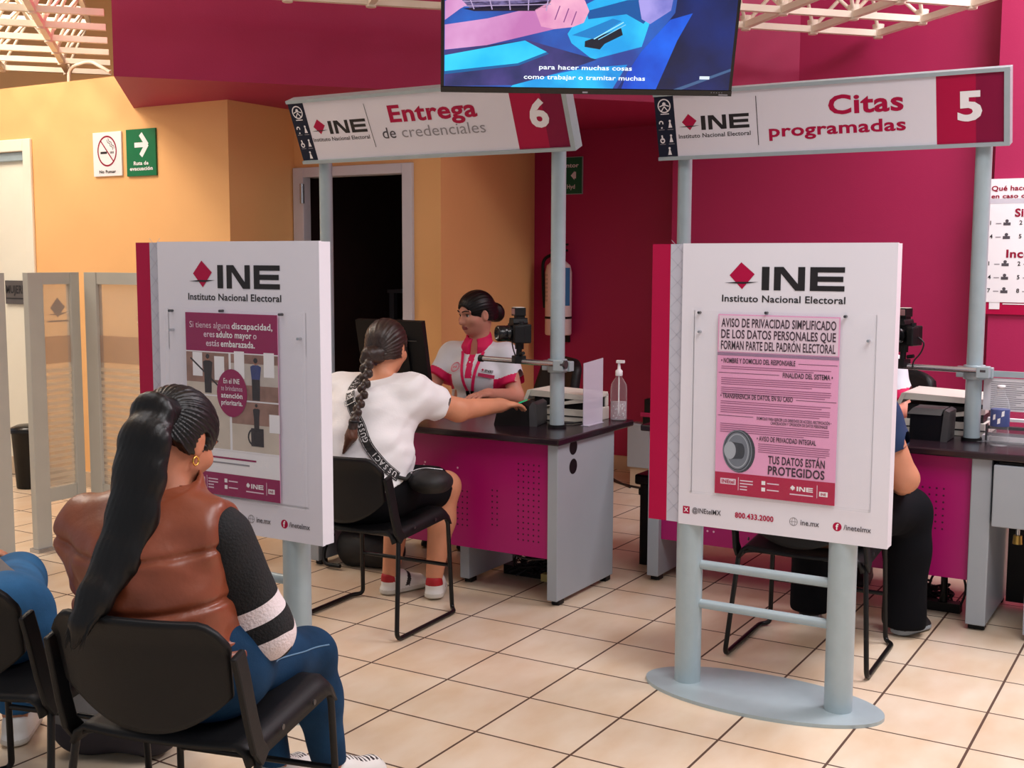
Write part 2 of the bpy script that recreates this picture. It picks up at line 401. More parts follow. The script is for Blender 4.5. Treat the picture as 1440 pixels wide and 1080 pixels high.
# ================================================================== setting
T = 1.5 / 4.3814
def floor_mat():
    m = bpy.data.materials.new('ceramic_floor_tiles'); m.use_nodes = True; nt = m.node_tree; N = nt.nodes; L = nt.links; b = N['Principled BSDF']
    tc = N.new('ShaderNodeTexCoord'); mp = N.new('ShaderNodeMapping'); mp.inputs['Location'].default_value = (3.002 + 20 * T, -3.745 + 20 * T, 0)
    L.new(tc.outputs['Object'], mp.inputs[0])
    br = N.new('ShaderNodeTexBrick'); br.offset = 0; br.squash = 1
    for k, v in (('Scale', 1), ('Mortar Size', .0045), ('Mortar Smooth', .15), ('Bias', 0), ('Brick Width', T), ('Row Height', T)): br.inputs[k].default_value = v
    br.inputs['Color1'].default_value = (*lin((234, 219, 198)), 1); br.inputs['Color2'].default_value = (*lin((228, 211, 190)), 1); br.inputs['Mortar'].default_value = (*lin((86, 62, 50)), 1)
    L.new(mp.outputs[0], br.inputs['Vector'])
    mp2 = N.new('ShaderNodeMapping'); mp2.inputs['Scale'].default_value = (3, 1.4, 1); L.new(tc.outputs['Object'], mp2.inputs[0])
    n = N.new('ShaderNodeTexNoise'); n.inputs['Scale'].default_value = 2.6; n.inputs['Detail'].default_value = 5; L.new(mp2.outputs[0], n.inputs['Vector'])
    r = N.new('ShaderNodeValToRGB'); r.color_ramp.elements[0].position = .3; r.color_ramp.elements[1].position = .75
    r.color_ramp.elements[0].color = (*lin((240, 228, 214)), 1); r.color_ramp.elements[1].color = (1, 1, 1, 1); L.new(n.outputs['Fac'], r.inputs[0])
    mx = N.new('ShaderNodeMixRGB'); mx.blend_type = 'MULTIPLY'; mx.inputs[0].default_value = 1; L.new(br.outputs['Color'], mx.inputs[1]); L.new(r.outputs[0], mx.inputs[2])
    L.new(mx.outputs[0], b.inputs['Base Color'])
    rr = N.new('ShaderNodeMapRange'); rr.inputs['To Min'].default_value = .3; rr.inputs['To Max'].default_value = .8; L.new(br.outputs['Fac'], rr.inputs[0]); L.new(rr.outputs[0], b.inputs['Roughness'])
    bp = N.new('ShaderNodeBump'); bp.inputs['Strength'].default_value = .4; bp.inputs['Distance'].default_value = .002; bp.invert = True; L.new(br.outputs['Fac'], bp.inputs['Height']); L.new(bp.outputs[0], b.inputs['Normal'])
    return m
struct(MB().box((-13, -1.5, -.1), (5, 10.5, 0), floor_mat()).build('floor'))
struct(MB().box((-13, -1.5, 4.2), (5, 10.5, 4.3), CEIL).build('ceiling'))

# restroom block: low orange wall with its return, open above
w = MB(); w.box((-12, 5.146, 0), (-7.66, 5.27, 2.62), ORANGE); w.box((-7.66, 5.146, 2.2), (-6.87, 5.27, 2.62), ORANGE)
w.box((-6.87, 5.146, 0), (-5.037, 5.27, 2.62), ORANGE); w.box((-5.157, 5.27, 0), (-5.037, 5.716, 2.62), ORANGE)
struct(w.build('wall_left'))
# wall with the dark doorway, then the angled return to the magenta wall
w = MB(); w.box((-5.157, 5.716, 2.03), (-4.13, 5.83, 2.62), ORANGE)
w.prism([(-4.13, 5.716, 0), (-3.929, 5.716, 0), (-4.391, 7.6, 0), (-4.53, 7.6, 0), (-4.09, 5.83, 0), (-4.13, 5.83, 0)], (0, 0, 2.62), ORANGE)
struct(w.build('wall_doorway'))
struct(MB().box((-12, 7.9, 0), (-4.5, 8.0, 4.2), ORANGE).build('wall_back'))
struct(MB().box((-4.6, 7.6, 0), (-3.0, 7.72, 4.2), MAGENTA).build('wall_alcove'))
struct(MB().box((-3.126, 7.2, 0), (-1.135, 7.6, 4.2), MAGENTA).build('wall_counter'))
struct(MB().box((-1.135, 7.02, 0), (4, 7.6, 4.2), MAGENTA).build('wall_right'))
# soffit set at an angle under the lattice
A = V(-4.895, 4.204, 0); E_ = V(-2.03, 7.52, 0)
d = (E_ - A)
struct(MB().prism([(A.x, A.y, 2.416), (E_.x, E_.y, 2.416), (-2.2, 7.6, 2.416), (-4.53, 7.6, 2.416), (-4.2, 5.9, 2.416), (-5.157, 5.84, 2.416), (-5.16, 5.146, 2.416), (-5.822, 5.146, 2.416)], (0, 0, .9), MAGENTA).build('wall_soffit'))
b = MB(); b.box((-4.6, 7.585, 0), (-3.126, 7.6, .1), BASEB); struct(b.build('baseboard_alcove'))
b = MB(); b.box((-3.126, 7.185, 0), (-1.135, 7.2, .1), BASEB); b.box((-1.135, 7.005, 0), (4, 7.02, .1), BASEB); struct(b.build('baseboard_counter'))
b = MB(); b.box((-6.78, 5.132, 0), (-5.03, 5.146, .1), BASEB); struct(b.build('baseboard_left'))
# store room behind the doorway, its gloom painted into the dark brown walls
DARKW = mat('painted_dim_wall', (52, 30, 30), .8, noise=.1)
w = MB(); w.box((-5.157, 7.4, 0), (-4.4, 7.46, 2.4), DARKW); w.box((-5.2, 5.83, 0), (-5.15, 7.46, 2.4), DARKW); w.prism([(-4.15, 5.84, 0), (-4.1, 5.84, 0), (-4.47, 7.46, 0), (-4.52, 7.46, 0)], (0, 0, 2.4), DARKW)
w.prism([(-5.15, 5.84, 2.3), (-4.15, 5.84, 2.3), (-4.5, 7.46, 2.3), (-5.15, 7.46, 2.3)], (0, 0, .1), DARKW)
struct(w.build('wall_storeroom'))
rk = thing('metal_shelf_rack', 'dim grey metal rack standing inside the dark doorway', 'rack', (-4.75, 6.9, 0))
DIM = mat('dull_grey_metal', (84, 84, 92), .5, .4)
for x in (-5.05, -4.5):
    for y in (6.75, 7.1): MB().box((x - .02, y - .02, 0), (x + .02, y + .02, 1.28), DIM).build('upright', rk)
for z in (.3, .75, 1.05, 1.26): MB().box((-5.08, 6.72, z), (-4.47, 7.13, z + .025), DIM).build('shelf', rk)

# doors
DOORW = mat('white_door_leaf', (242, 238, 222), .4, noise=.015)
d1 = struct(MB().box((-7.62, 5.17, .0), (-6.88, 5.21, 2.14), DOORW).build('door_1'))
f = MB(); f.box((-6.875, 5.125, 0), (-6.795, 5.146, 2.28), DOORW); f.box((-7.72, 5.125, 2.2), (-6.875, 5.146, 2.28), DOORW); f.box((-7.72, 5.125, 0), (-7.64, 5.146, 2.2), DOORW)
f.box((-7.64, 5.146, 2.14), (-6.875, 5.2, 2.2), GREY); lab(f.build('door_frame', d1, bevel=.006), 'cream door frame')
lab(MB().box((-7.6, 5.15, .01), (-6.89, 5.17, .13), BASEB).build('kick_plate', d1), 'beige kick plate')
FRAMEW = mat('pale_grey_door_frame', (214, 212, 222), .4, noise=.02)
f = MB(); f.box((-5.03, 5.69, 0), (-4.945, 5.76, 2.06), FRAMEW); f.box((-4.19, 5.69, 0), (-4.12, 5.8, 2.06), FRAMEW); f.box((-4.945, 5.69, 2.0), (-4.19, 5.8, 2.06), FRAMEW)
f.box((-4.18, 5.7, 0), (-4.145, 5.83, 2.03), WHITE_PAINT)
d2 = struct(f.build('door_2', bevel=.004))
h = MB()
for z in (.3, 1.9): h.cyl((-4.95, 5.685, z - .06), (-4.95, 5.685, z + .06), .014, CHROME, n=10)
lab(h.build('hinge', d2), 'steel hinges')

# ceiling lattice (double-layer space frame) turned 43 degrees to the walls
hd = math.radians(43); p_ = V(math.sin(hd), math.cos(hd), 0); q_ = V(-math.cos(hd), math.sin(hd), 0); O_ = V(-1.81, 7.08, 2.8); S_ = .42
def QJ(j): return j * S_ if j <= 0 else .25 + .43 * j
def LP(i, j, z=0.):
    k = math.floor(j); q = QJ(k) + (QJ(k + 1) - QJ(k)) * (j - k); return O_ + p_ * (-i * S_) + q_ * q + V(0, 0, z)
I_SOF = 11
lat = thing('ceiling_lattice', 'cream painted steel space frame lattice hanging over the service hall', 'ceiling lattice', (-4, 4.5, 2.8))
lat['kind'] = 'structure'
low = MB(); up = MB(); web = MB(); nod = MB()
def bar(mb, a, b, wd):
    dd = (b - a).normalized(); s_ = dd.cross(V(0, 0, 1)).normalized() * wd / 2
    mb.prism([a - s_ - V(0, 0, wd / 2), a + s_ - V(0, 0, wd / 2), a + s_ + V(0, 0, wd / 2), a - s_ + V(0, 0, wd / 2)], b - a, LATTICE)
HT = .30; NI, JM, JX = 17, -6, 6
def jmax(i): return 0 if i < I_SOF else JX
for i in range(NI + 1):
    bar(low, LP(i, JM), LP(i, jmax(i)), .034)
    if i < NI: bar(up, LP(i + .5, JM + .5, HT), LP(i + .5, JX - .5 if i >= I_SOF else -.5, HT), .03)
for j in range(JM, JX + 1):
    bar(low, LP(0 if j <= 0 else 10.12 + .03 * j, j), LP(NI, j), .034)
    if j < JX: bar(up, LP((0 if j < 0 else I_SOF) + .5, j + .5, HT), LP(NI - .5, j + .5, HT), .03)
for i in range(NI):
    for j in range(JM, JX):
        if j >= 0 and i < I_SOF: continue
        t = LP(i + .5, j + .5, HT)
        for a, b_ in ((0, 0), (1, 0), (0, 1), (1, 1)): web.cyl(LP(i + a, j + b_, .01), t, .011, LATTICE, n=6, caps=False)
for j in range(1, JX):
    t = LP(10.6, j + .5, HT); bar(up, LP(10.6, j + .5, HT), LP(11.5, j + .5, HT), .03)
    for b_ in (0, 1): web.cyl(LP(11, j + b_, .01), t, .011, LATTICE, n=6, caps=False)
bar(up, LP(10.6, 1.5, HT), LP(10.6, JX - .5, HT), .03)
for i in range(NI + 1):
    for j in range(JM, jmax(i) + 1): nod.cyl(LP(i, j, -.028), LP(i, j, .05), .026, LATTICE, r2=.034, n=10)
low.build('lower_chords', lat); up.build('upper_chords', lat); web.build('diagonal_braces', lat); nod.build('node_caps', lat)
c = MB(); c.tube([(-6.6, 5.3, 2.55), (-6.6, 5.3, 2.74), (-6.45, 5.35, 2.78), (-6.2, 5.3, 2.68)], .012, LATTICE, fillet=.06)
tag(c.build('conduit_pipe'), 'thin bent conduit pipe rising from the top of the orange wall', 'pipe')
# ================================================================== furniture
def shell_grid(mb, fn, nu, nv, th, m):
    """thin shell: fn(u,v) -> point, u,v in 0..1, thickened along its normals"""
    P = [[Vector(fn(i / nu, j / nv)) for j in range(nv + 1)] for i in range(nu + 1)]
    vs = []; Nn = []
    for i in range(nu + 1):
        for j in range(nv + 1):
            du = P[min(i + 1, nu)][j] - P[max(i - 1, 0)][j]; dv = P[i][min(j + 1, nv)] - P[i][max(j - 1, 0)]
            vs.append(P[i][j]); Nn.append(du.cross(dv).normalized())
    k = len(vs); vs = vs + [p - n * th for p, n in zip(vs, Nn)]; I = lambda i, j: i * (nv + 1) + j
    fs = []
    for i in range(nu):
        for j in range(nv):
            fs.append((I(i, j), I(i + 1, j), I(i + 1, j + 1), I(i, j + 1))); fs.append((k + I(i, j), k + I(i, j + 1), k + I(i + 1, j + 1), k + I(i + 1, j)))
    for i in range(nu):
        fs.append((I(i, 0), k + I(i, 0), k + I(i + 1, 0), I(i + 1, 0))); fs.append((I(i, nv), I(i + 1, nv), k + I(i + 1, nv), k + I(i, nv)))
    for j in range(nv):
        fs.append((I(0, j), I(0, j + 1), k + I(0, j + 1), k + I(0, j))); fs.append((I(nu, j), k + I(nu, j), k + I(nu, j + 1), I(nu, j + 1)))
    mb.add(vs, fs, m, True)

def make_chair(label, group):
    t = thing('visitor_chair', label, 'chair', (0, 0, 0), 0, group)
    s = MB()
    def seat(u, v):
        x = (u * 2 - 1); y = -.205 + .44 * v; a = abs(x)
        px = .232 * math.copysign(min(a, 1) ** .9, x) if a < .86 else math.copysign(.2025 + .0325 * min(1, (a - .86) / .1), x)
        z = .436 + .03 * v - .014 * (1 - a * a) * (1 - v) - .05 * max(0, (a - .84) / .16) ** 1.6 - .035 * max(0, (v - .88) / .12) ** 2
        return (px, y, z)
    shell_grid(s, seat, 26, 16, .012, BLACK); seat_o = s.build('seat', t)
    b = MB()
    def back(u, v):
        x = u * 2 - 1; a = abs(x); zb = .455 + .10 * a ** 2.2; zt = .728 - .05 * max(0, (a - .72) / .28) ** 2.2; z = zb + (zt - zb) * v
        hw = .207 + .012 * min(1, (z - .44) / .2)
        return (hw * x, -.215 - .20 * (z - .45) - .035 * (1 - a * a) - .012 * max(0, v - .8) / .2, z)
    shell_grid(b, back, 24, 18, .014, BLACK); b.build('backrest', t)
    for sgn in (-1, 1):
        u = MB(); u.ribbon([(sgn * .236, -.16, .395), (sgn * .236, -.19, .43), (sgn * .234, -.212, .5), (sgn * .231, -.236, .6), (sgn * .228, -.252, .66)], [(sgn, 0, 0)] * 5, .045, .016, BLACK)
        u.build('back_bracket', t, bevel=.005)
        l = MB(); x = sgn
        l.tube([(x * .195, .2, .437), (x * .222, .222, .40), (x * .232, .24, .012), (x * .264, .205, .011), (x * .264, -.235, .011), (x * .236, -.175, .40), (x * .19, -.168, .412), (0, -.168, .412)], .0095, TUBE, fillet=.035)
        l.build('sled_leg', t)
        for y in (.1, -.06):
            sc = MB(); sc.cyl((x * .236, y, .425), (x * .2395, y, .425), .007, SCREWM, n=10); sc.build('screw', seat_o)
    c = MB(); c.tube([(-.229, .233, .2), (.229, .233, .2)], .0085, TUBE); c.build('cross_bar', t)
    c = MB(); c.tube([(-.2, .11, .428), (.2, .11, .428)], .008, TUBE); c.tube([(-.2, .2, .437), (-.2, -.17, .412)], .008, TUBE); c.tube([(.2, .2, .437), (.2, -.17, .412)], .008, TUBE); c.build('seat_support', t)
    return t
CHG = 'black shell visitor chairs'
chair0 = make_chair('black plastic visitor chair under the woman in the brown vest', CHG)
chair0.location = (-2.055, 1.985, 0); chair0.rotation_euler.z = math.radians(14)
dup(chair0, (-2.69, 1.93, 0), math.radians(15), 'black visitor chair cut off by the left edge of the photo')
dup(chair0, (-2.99, 3.855, 0), math.radians(3), 'black visitor chair under the woman in the white T-shirt at counter 6')
dup(chair0, (-1.30, 4.395, 0), math.radians(2), 'black visitor chair behind the privacy notice board at counter 5')

# ---- counters
def holes(F, u0, u1, w0, w1, m, st=.026, r=.0042, keep=None):
    u = u0
    k = 0
    while u <= u1:
        w = w0
        while w <= w1:
            if keep is None or keep(u, w): F.disc(u, w, r, m, n=6)
            w += st
        u += st
HOLE = mat('dark_panel_hole', (70, 0, 44), .6, noise=0)
HOLEL = mat('painted_lit_hole', (236, 190, 214), .6, noise=0)  # pale colour paints the light showing through some of the holes
def desk(label, x0, x1, y0, depth, panels, wt, mp, holefn, ports):
    t = thing('service_counter', label, 'counter desk', ((x0 + x1) / 2, y0 + .3, 0), 0, 'service counters')
    w = MB(); w.box((wt[0], y0 - .035, .712), (wt[1], y0 - .035 + depth, .742), WTOP); lab(w.build('worktop', t, bevel=.006), 'black laminate worktop')
    for (a, b, ya, yb, zt) in panels:
        p = MB(); p.box((a, ya, .025), (b, yb, zt), GREYD)
        for y in (ya + .03, yb - .06): p.box((a + .006, y, 0), (b - .006, y + .05, .025), BLACK)
        if ports and b == panels[-1][1]:
            F = Face(p, (b, ya, 0), (0, 1, 0), (0, 0, 1))
            for z in ports: F.disc(.14, z, .036, BLACK, ry=.034); 
        p.build('side_panel', t, bevel=.004)
    p = MB(); p.box((mp[0], y0 + .03, .2), (mp[1], y0 + .048, .711), MAGP)
    F = Face(p, (mp[0], y0 + .03, .2), (1, 0, 0), (0, 0, 1)); holefn(F, mp[1] - mp[0]); lab(p.build('modesty_panel', t), 'magenta perforated front panel')
    return t
def h6(F, W):
    rnd = random.Random(3)
    for c0, n_, w0, h in ((.06, 4, .1, 5), (.32, 3, .05, 4), (.62, 3, .12, 6), (.80, 3, .1, 7), (.985, 2, .12, 7), (1.12, 5, .07, 14)):
        for i in range(n_):
            for j in range(h): F.disc(c0 + i * .026, w0 + j * .026, .0045, HOLE, n=7)
    for (u, w) in ((.60, .17), (.62, .165), (.62, .37), (.615, .355), (.80, .36)): F.disc(u, w, .005, HOLEL, n=8)
def h5(F, W):
    for c0, n_, w0, h in ((.2, 5, .1, 5), (.55, 4, .1, 8), (1.17, 4, .2, 7)):
        for i in range(n_):
            for j in range(h): F.disc(c0 + i * .028, w0 + j * .028, .0045, HOLE, n=7)
    for i in range(6):
        F.disc(.11 + i * .03, .066, .005, HOLEL, n=8)
        if i < 3: F.disc(.05 + i * .03, .10, .005, HOLEL, n=8)
desk('magenta and grey counter 6 with black worktop, behind the white T-shirt woman', -3.79, -2.407, 4.375, .745,
     [(-3.79, -3.74, 4.375, 4.93, .712), (-2.985, -2.935, 4.49, 4.95, .45), (-2.457, -2.407, 4.375, 4.92, .712)], (-3.82, -2.385), (-3.74, -2.457), h6, (.685, .60))
desk('magenta and grey counter 5 running to the right edge of the photo', -2.262, -.765, 4.985, .76,
     [(-2.262, -2.205, 4.985, 5.53, .712), (-.842, -.765, 4.985, 5.53, .712)], (-2.29, .1), (-2.205, -.842), h5, None)
cb = thing('storage_pedestal', 'grey storage pedestal with a brass lock at the right edge of the photo', 'cabinet', (-.5, 5.2, 0))
p = MB(); p.box((-.755, 4.96, .445), (-.622, 5.45, .695), GREYD); p.box((-.74, 4.975, .695), (-.65, 5.42, .708), BLACK); p.build('drawer_unit', cb, bevel=.004)
p = MB(); p.box((-.62, 4.95, .025), (-.25, 5.0, .708), GREYD); p.box((-.61, 4.96, 0), (-.3, 4.99, .025), BLACK); p.build('front_panel', cb, bevel=.004)
p = MB(); p.box((-.755, 5.44, .02), (-.25, 5.46, .70), BLACK); p.build('back_panel', cb)
BRASS = mat('brass', (196, 160, 84), .3, .8)
k = MB(); k.cyl((-.665, 5.04, .405), (-.665, 5.04, .37), .017, BRASS, r2=.02, n=14); k.cyl((-.665, 5.04, .405), (-.665, 5.04, .445), .008, CHROME, n=10); lab(k.build('lock_knob', cb), 'brass lock knob')

# ---- header signs on posts
def pictos(F, u0, w0, W, H):
    cx = u0 + W * .5
    F.ring(cx, w0 + H * .84, W * .34, W * .06, WHITE, e=.002); F.disc(cx, w0 + H * .87, W * .09, WHITE, e=.002, n=12)
    for s_ in (-1, 1):
        F.line(cx, w0 + H * .86, cx + s_ * W * .25, w0 + H * .83, W * .05, WHITE, .002); F.line(cx, w0 + H * .83, cx + s_ * W * .17, w0 + H * .755, W * .05, WHITE, .002)
    F.rect(cx - W * .22, w0 + H * .70, cx + W * .22, w0 + H * .715, WHITE, .002)
    for (a, b, kind) in ((.27, .52, 0), (.73, .52, 1), (.27, .28, 2), (.73, .28, 1), (.6, .07, 1)):
        x, y = u0 + W * a, w0 + H * b
        if kind == 0: F.ring(x, y + H * .04, W * .12, W * .06, WHITE, e=.002, n=14, a0=-.6, a1=3.6); F.line(x + W * .05, y - H * .03, x - W * .02, y - H * .045, W * .07, WHITE, .002)
        elif kind == 1: F.disc(x, y + H * .07, W * .06, WHITE, .002, n=10); F.poly([(x - W * .03, y + H * .05), (x + W * .03, y + H * .05), (x + W * .1, y - H * .04), (x - W * .1, y - H * .04)], WHITE, .002)
        else: F.ring(x, y - H * .01, W * .13, W * .06, WHITE, e=.002, n=16); F.line(x - W * .02, y + H * .08, x + W * .02, y, W * .08, WHITE, .002)
        F.rect(x - W * .15, y - H * .075, x + W * .15, y - H * .065, GREYT, .002)
def header(label, x0, x1, Y, zb, lean, rise, posts, py_, number, body):
    t = thing('header_sign', label, 'sign', ((x0 + x1) / 2, py_, .742), 0, 'counter header signs')
    U = V(1, 0, 0); W = V(0, -lean, rise).normalized(); Nn = U.cross(W).normalized(); O = V(x0, Y, zb); L_ = x1 - x0; Hh = math.hypot(lean, rise)
    b = MB(); b.prism([O, O + U * L_, O + U * L_ + W * Hh, O + W * Hh], -Nn * .05, GREY)
    fr = .016
    for a, c, e, g in ((0, 0, L_, fr), (0, Hh - fr, L_, Hh), (L_ - fr * 1.4, fr, L_, Hh - fr)):
        q = [O + U * a + W * c, O + U * e + W * c, O + U * e + W * g, O + U * a + W * g]; b.prism(q, Nn * .014, GREY)
    lab(b.build('frame', t, bevel=.003), 'grey aluminium frame')
    f = MB(); F = Face(f, O + Nn * .002, U, W); F.rect(0, fr, L_ - fr, Hh - fr, BOARD, e=.0005)
    nw = L_ * .062; h0, h1 = fr, Hh - fr
    F.rect(0, h0, nw, h1, NAVY, .001); pictos(F, 0, h0, nw, h1 - h0)
    F.rect(L_ * .815, h0, L_ * .915, h1, PINK, .001); F.rect(L_ * .915, h0, L_ - fr * 1.4, h1, MAGD, .001)
    body(F, L_, Hh); F.text(number, L_ * .9, Hh * .36, Hh * .36, WHITE, align='c', bold=.06, e=.003, width=L_ * .062)
    f.build('sign_face', t)
    for x in posts:
        p = MB(); p.cyl((x, py_, .755), (x, py_, zb + rise * .75), .033, GREY, n=28); p.cyl((x, py_, .742), (x, py_, .755), .042, BLACK, n=28); p.build('post', t)
    return t
def body6(F, L_, H):
    F.ine(L_ * .066, H * .44, L_ * .225); F.line(L_ * .305, H * .2, L_ * .298, H * .86, .003, INK, .002)
    F.text('Entrega', L_ * .54, H * .56, H * .24, PINK, width=L_ * .315, align='c', bold=.045, e=.002)
    F.text('de', L_ * .342, H * .32, H * .165, MATS['dark_grey_print'], width=L_ * .05, bold=.005, e=.002); F.text('credenciales', L_ * .415, H * .32, H * .165, GREYT, width=L_ * .30, bold=-.004, e=.002)
def body5(F, L_, H):
    F.ine(L_ * .07, H * .42, L_ * .225); F.line(L_ * .317, H * .16, L_ * .317, H * .86, .003, INK, .002)
    F.text('Citas', L_ * .73, H * .54, H * .25, PINK, width=L_ * .205, align='r', bold=.045, e=.002)
    F.text('programadas', L_ * .735, H * .27, H * .165, PINK, width=L_ * .385, align='r', bold=.04, e=.002)
mat('dark_grey_print', (84, 80, 86), .5)
header('white counter header sign reading Entrega de credenciales, number 6', -3.985, -2.445, 4.6, 1.972, .125, .295, (-3.905, -2.572), 4.665, '6', body6)
header('white counter header sign reading Citas programadas, number 5', -2.325, -.785, 5.2, 1.965, .08, .30, (-2.222, -.895), 5.262, '5', body5)

# ---- information boards on stands
PATT = mat('patterned_grey_strip', (196, 196, 208), .4, noise=.03)
PATL = mat('pattern_line', (176, 176, 190), .4, noise=0)
POST_PINK = mat('poster_pink', (236, 166, 206), .5, noise=.04, nscale=3)
POST_PALE = mat('poster_pale_pink', (232, 208, 224), .5, noise=.02)
def stand(label, x0, Y, body, posts_dx=0.):
    t = thing('information_stand', label, 'information board', (x0 + .41, Y + .03, 0), 0, 'freestanding information boards')
    cx, cy = x0 + .413, Y + .035
    b = MB(); n = 56
    b.prism([(cx + .42 * math.cos(2 * math.pi * i / n), cy + .2 * math.sin(2 * math.pi * i / n), 0) for i in range(n)], (0, 0, .012), GREY); b.build('base_plate', t, bevel=.003)
    for x in (x0 + .144, x0 + .682 + posts_dx): MB().cyl((x, cy, .012), (x, cy, .62), .046, GREY, n=32).build('post', t)
    for z in (.437, .297): MB().cyl((x0 + .18, cy, z), (x0 + .65, cy, z), .0165, GREY, n=20).build('rail', t)
    k = MB(); k.box((x0, Y, .587), (x0 + .834, Y + .042, 1.553), BOARD)
    F = Face(k, (x0, Y, .587), (1, 0, 0), (0, 0, 1)); F.rect(0, 0, .068, .966, PINK, .001); F.rect(.068, 0, .122, .966, PATT, .001)
    for i in range(16):
        z = .03 + i * .06
        F.line(.07, z, .12, z + .05, .0016, PATL, .0016); F.line(.12, z, .07, z + .05, .0016, PATL, .0016)
    k.box((x0 + .118, Y - .012, .585), (x0 + .834, Y, 1.555), BOARD)
    F = Face(k, (x0, Y - .012, .587), (1, 0, 0), (0, 0, 1))
    F.ine(.262, .814, .414)
    F.rect(.135, .036, .16, .062, PINK); F.text('X', .1475, .043, .014, WHITE, align='c', bold=.05); F.text('@INEtelMX', .17, .043, .017, MATS['dark_grey_print'], width=.105)
    F.text('800.433.2000', .325, .043, .018, PINK, width=.135, bold=.045)
    F.ring(.528, .052, .014, .002, GREYT); F.ring(.528, .052, .006, .0015, GREYT, ry=.014); F.line(.514, .052, .542, .052, .0015, GREYT, .001); F.text('ine.mx', .552, .044, .018, MATS['dark_grey_print'], width=.062)
    F.disc(.673, .052, .0145, PINK); F.text('f', .673, .043, .019, WHITE, align='c', bold=.05); F.text('/inetelmx', .694, .045, .017, MATS['dark_grey_print'], width=.088)
    k.build('board_panel', t, bevel=.003)
    h = MB(); y1 = Y - .028
    h.box((x0 + .162, y1, .587 + .113), (x0 + .778, y1 + .003, .587 + .742), ACRYL)
    for z0, z1 in ((.112, .119),): h.box((x0 + .162, y1, .587 + z0), (x0 + .778, Y - .012, .587 + z1), ACRYL)
    h.box((x0 + .162, y1, .7), (x0 + .166, Y - .012, 1.329), ACRYL); h.box((x0 + .774, y1, .7), (x0 + .778, Y - .012, 1.329), ACRYL)
    pk_ = lab(h.build('poster_pocket', t), 'clear acrylic poster pocket')
    for u, w_ in ((.185, .735), (.42, .74), (.68, .735), (.187, .67), (.755, .66)):
        MB().cyl((x0 + u, y1 - .002, .587 + w_), (x0 + u, Y - .012, .587 + w_), .0045, CHROME if w_ < .7 else SCREWM, n=12).build('screw', pk_)
    p = MB(); p.box((x0 + .253, Y - .0195, .587 + .121), (x0 + .664, Y - .0175, .587 + .732), POST_PINK)
    F = Face(p, (x0 + .253, Y - .0195, .587 + .121), (1, 0, 0), (0, 0, 1)); body(F, .411, .611)
    return t, p
def foot(F, W, m):
    F.rect(0, 0, W, .075, m, .0008)
    F.rect(.02, .035, .075, .055, POST_PALE, .0012); F.text('INEtel', .0475, .039, .012, m, align='c', bold=.04, width=.045, e=.002)
    F.rect(.083, .018, .085, .062, POST_PALE, .0012)
    for z in (.05, .04, .03, .02): F.rect(.09, z, .09 + (.045 if z > .035 else .025), z + .004, POST_PALE, .0012)
    for z in (.045, .023): F.rect(.165, z, .178, z + .013, WHITE, .0012); F.rect(.184, z + .004, .225, z + .008, POST_PALE, .0012)
    F.ine(.258, .036, .082, WHITE, WHITE, sub=False); F.rect(.262, .022, .34, .026, POST_PALE, .0012); F.rect(.352, .02, .354, .062, POST_PALE, .0012); F.rect(.36, .026, .388, .042, WHITE, .0012); F.text('INE', .374, .03, .008, m, align='c', bold=.05, e=.002)
DIALD = mat('dial_dark_steel', (46, 52, 62), .5); DIALM = mat('dial_mid_steel', (112, 120, 132), .5); DIALL = mat('dial_light_steel', (168, 176, 186), .5)
LINET = mat('fine_print', (150, 84, 122), .6, noise=0); DKP = mat('dark_plum_ink', (52, 10, 40), .5, noise=0)
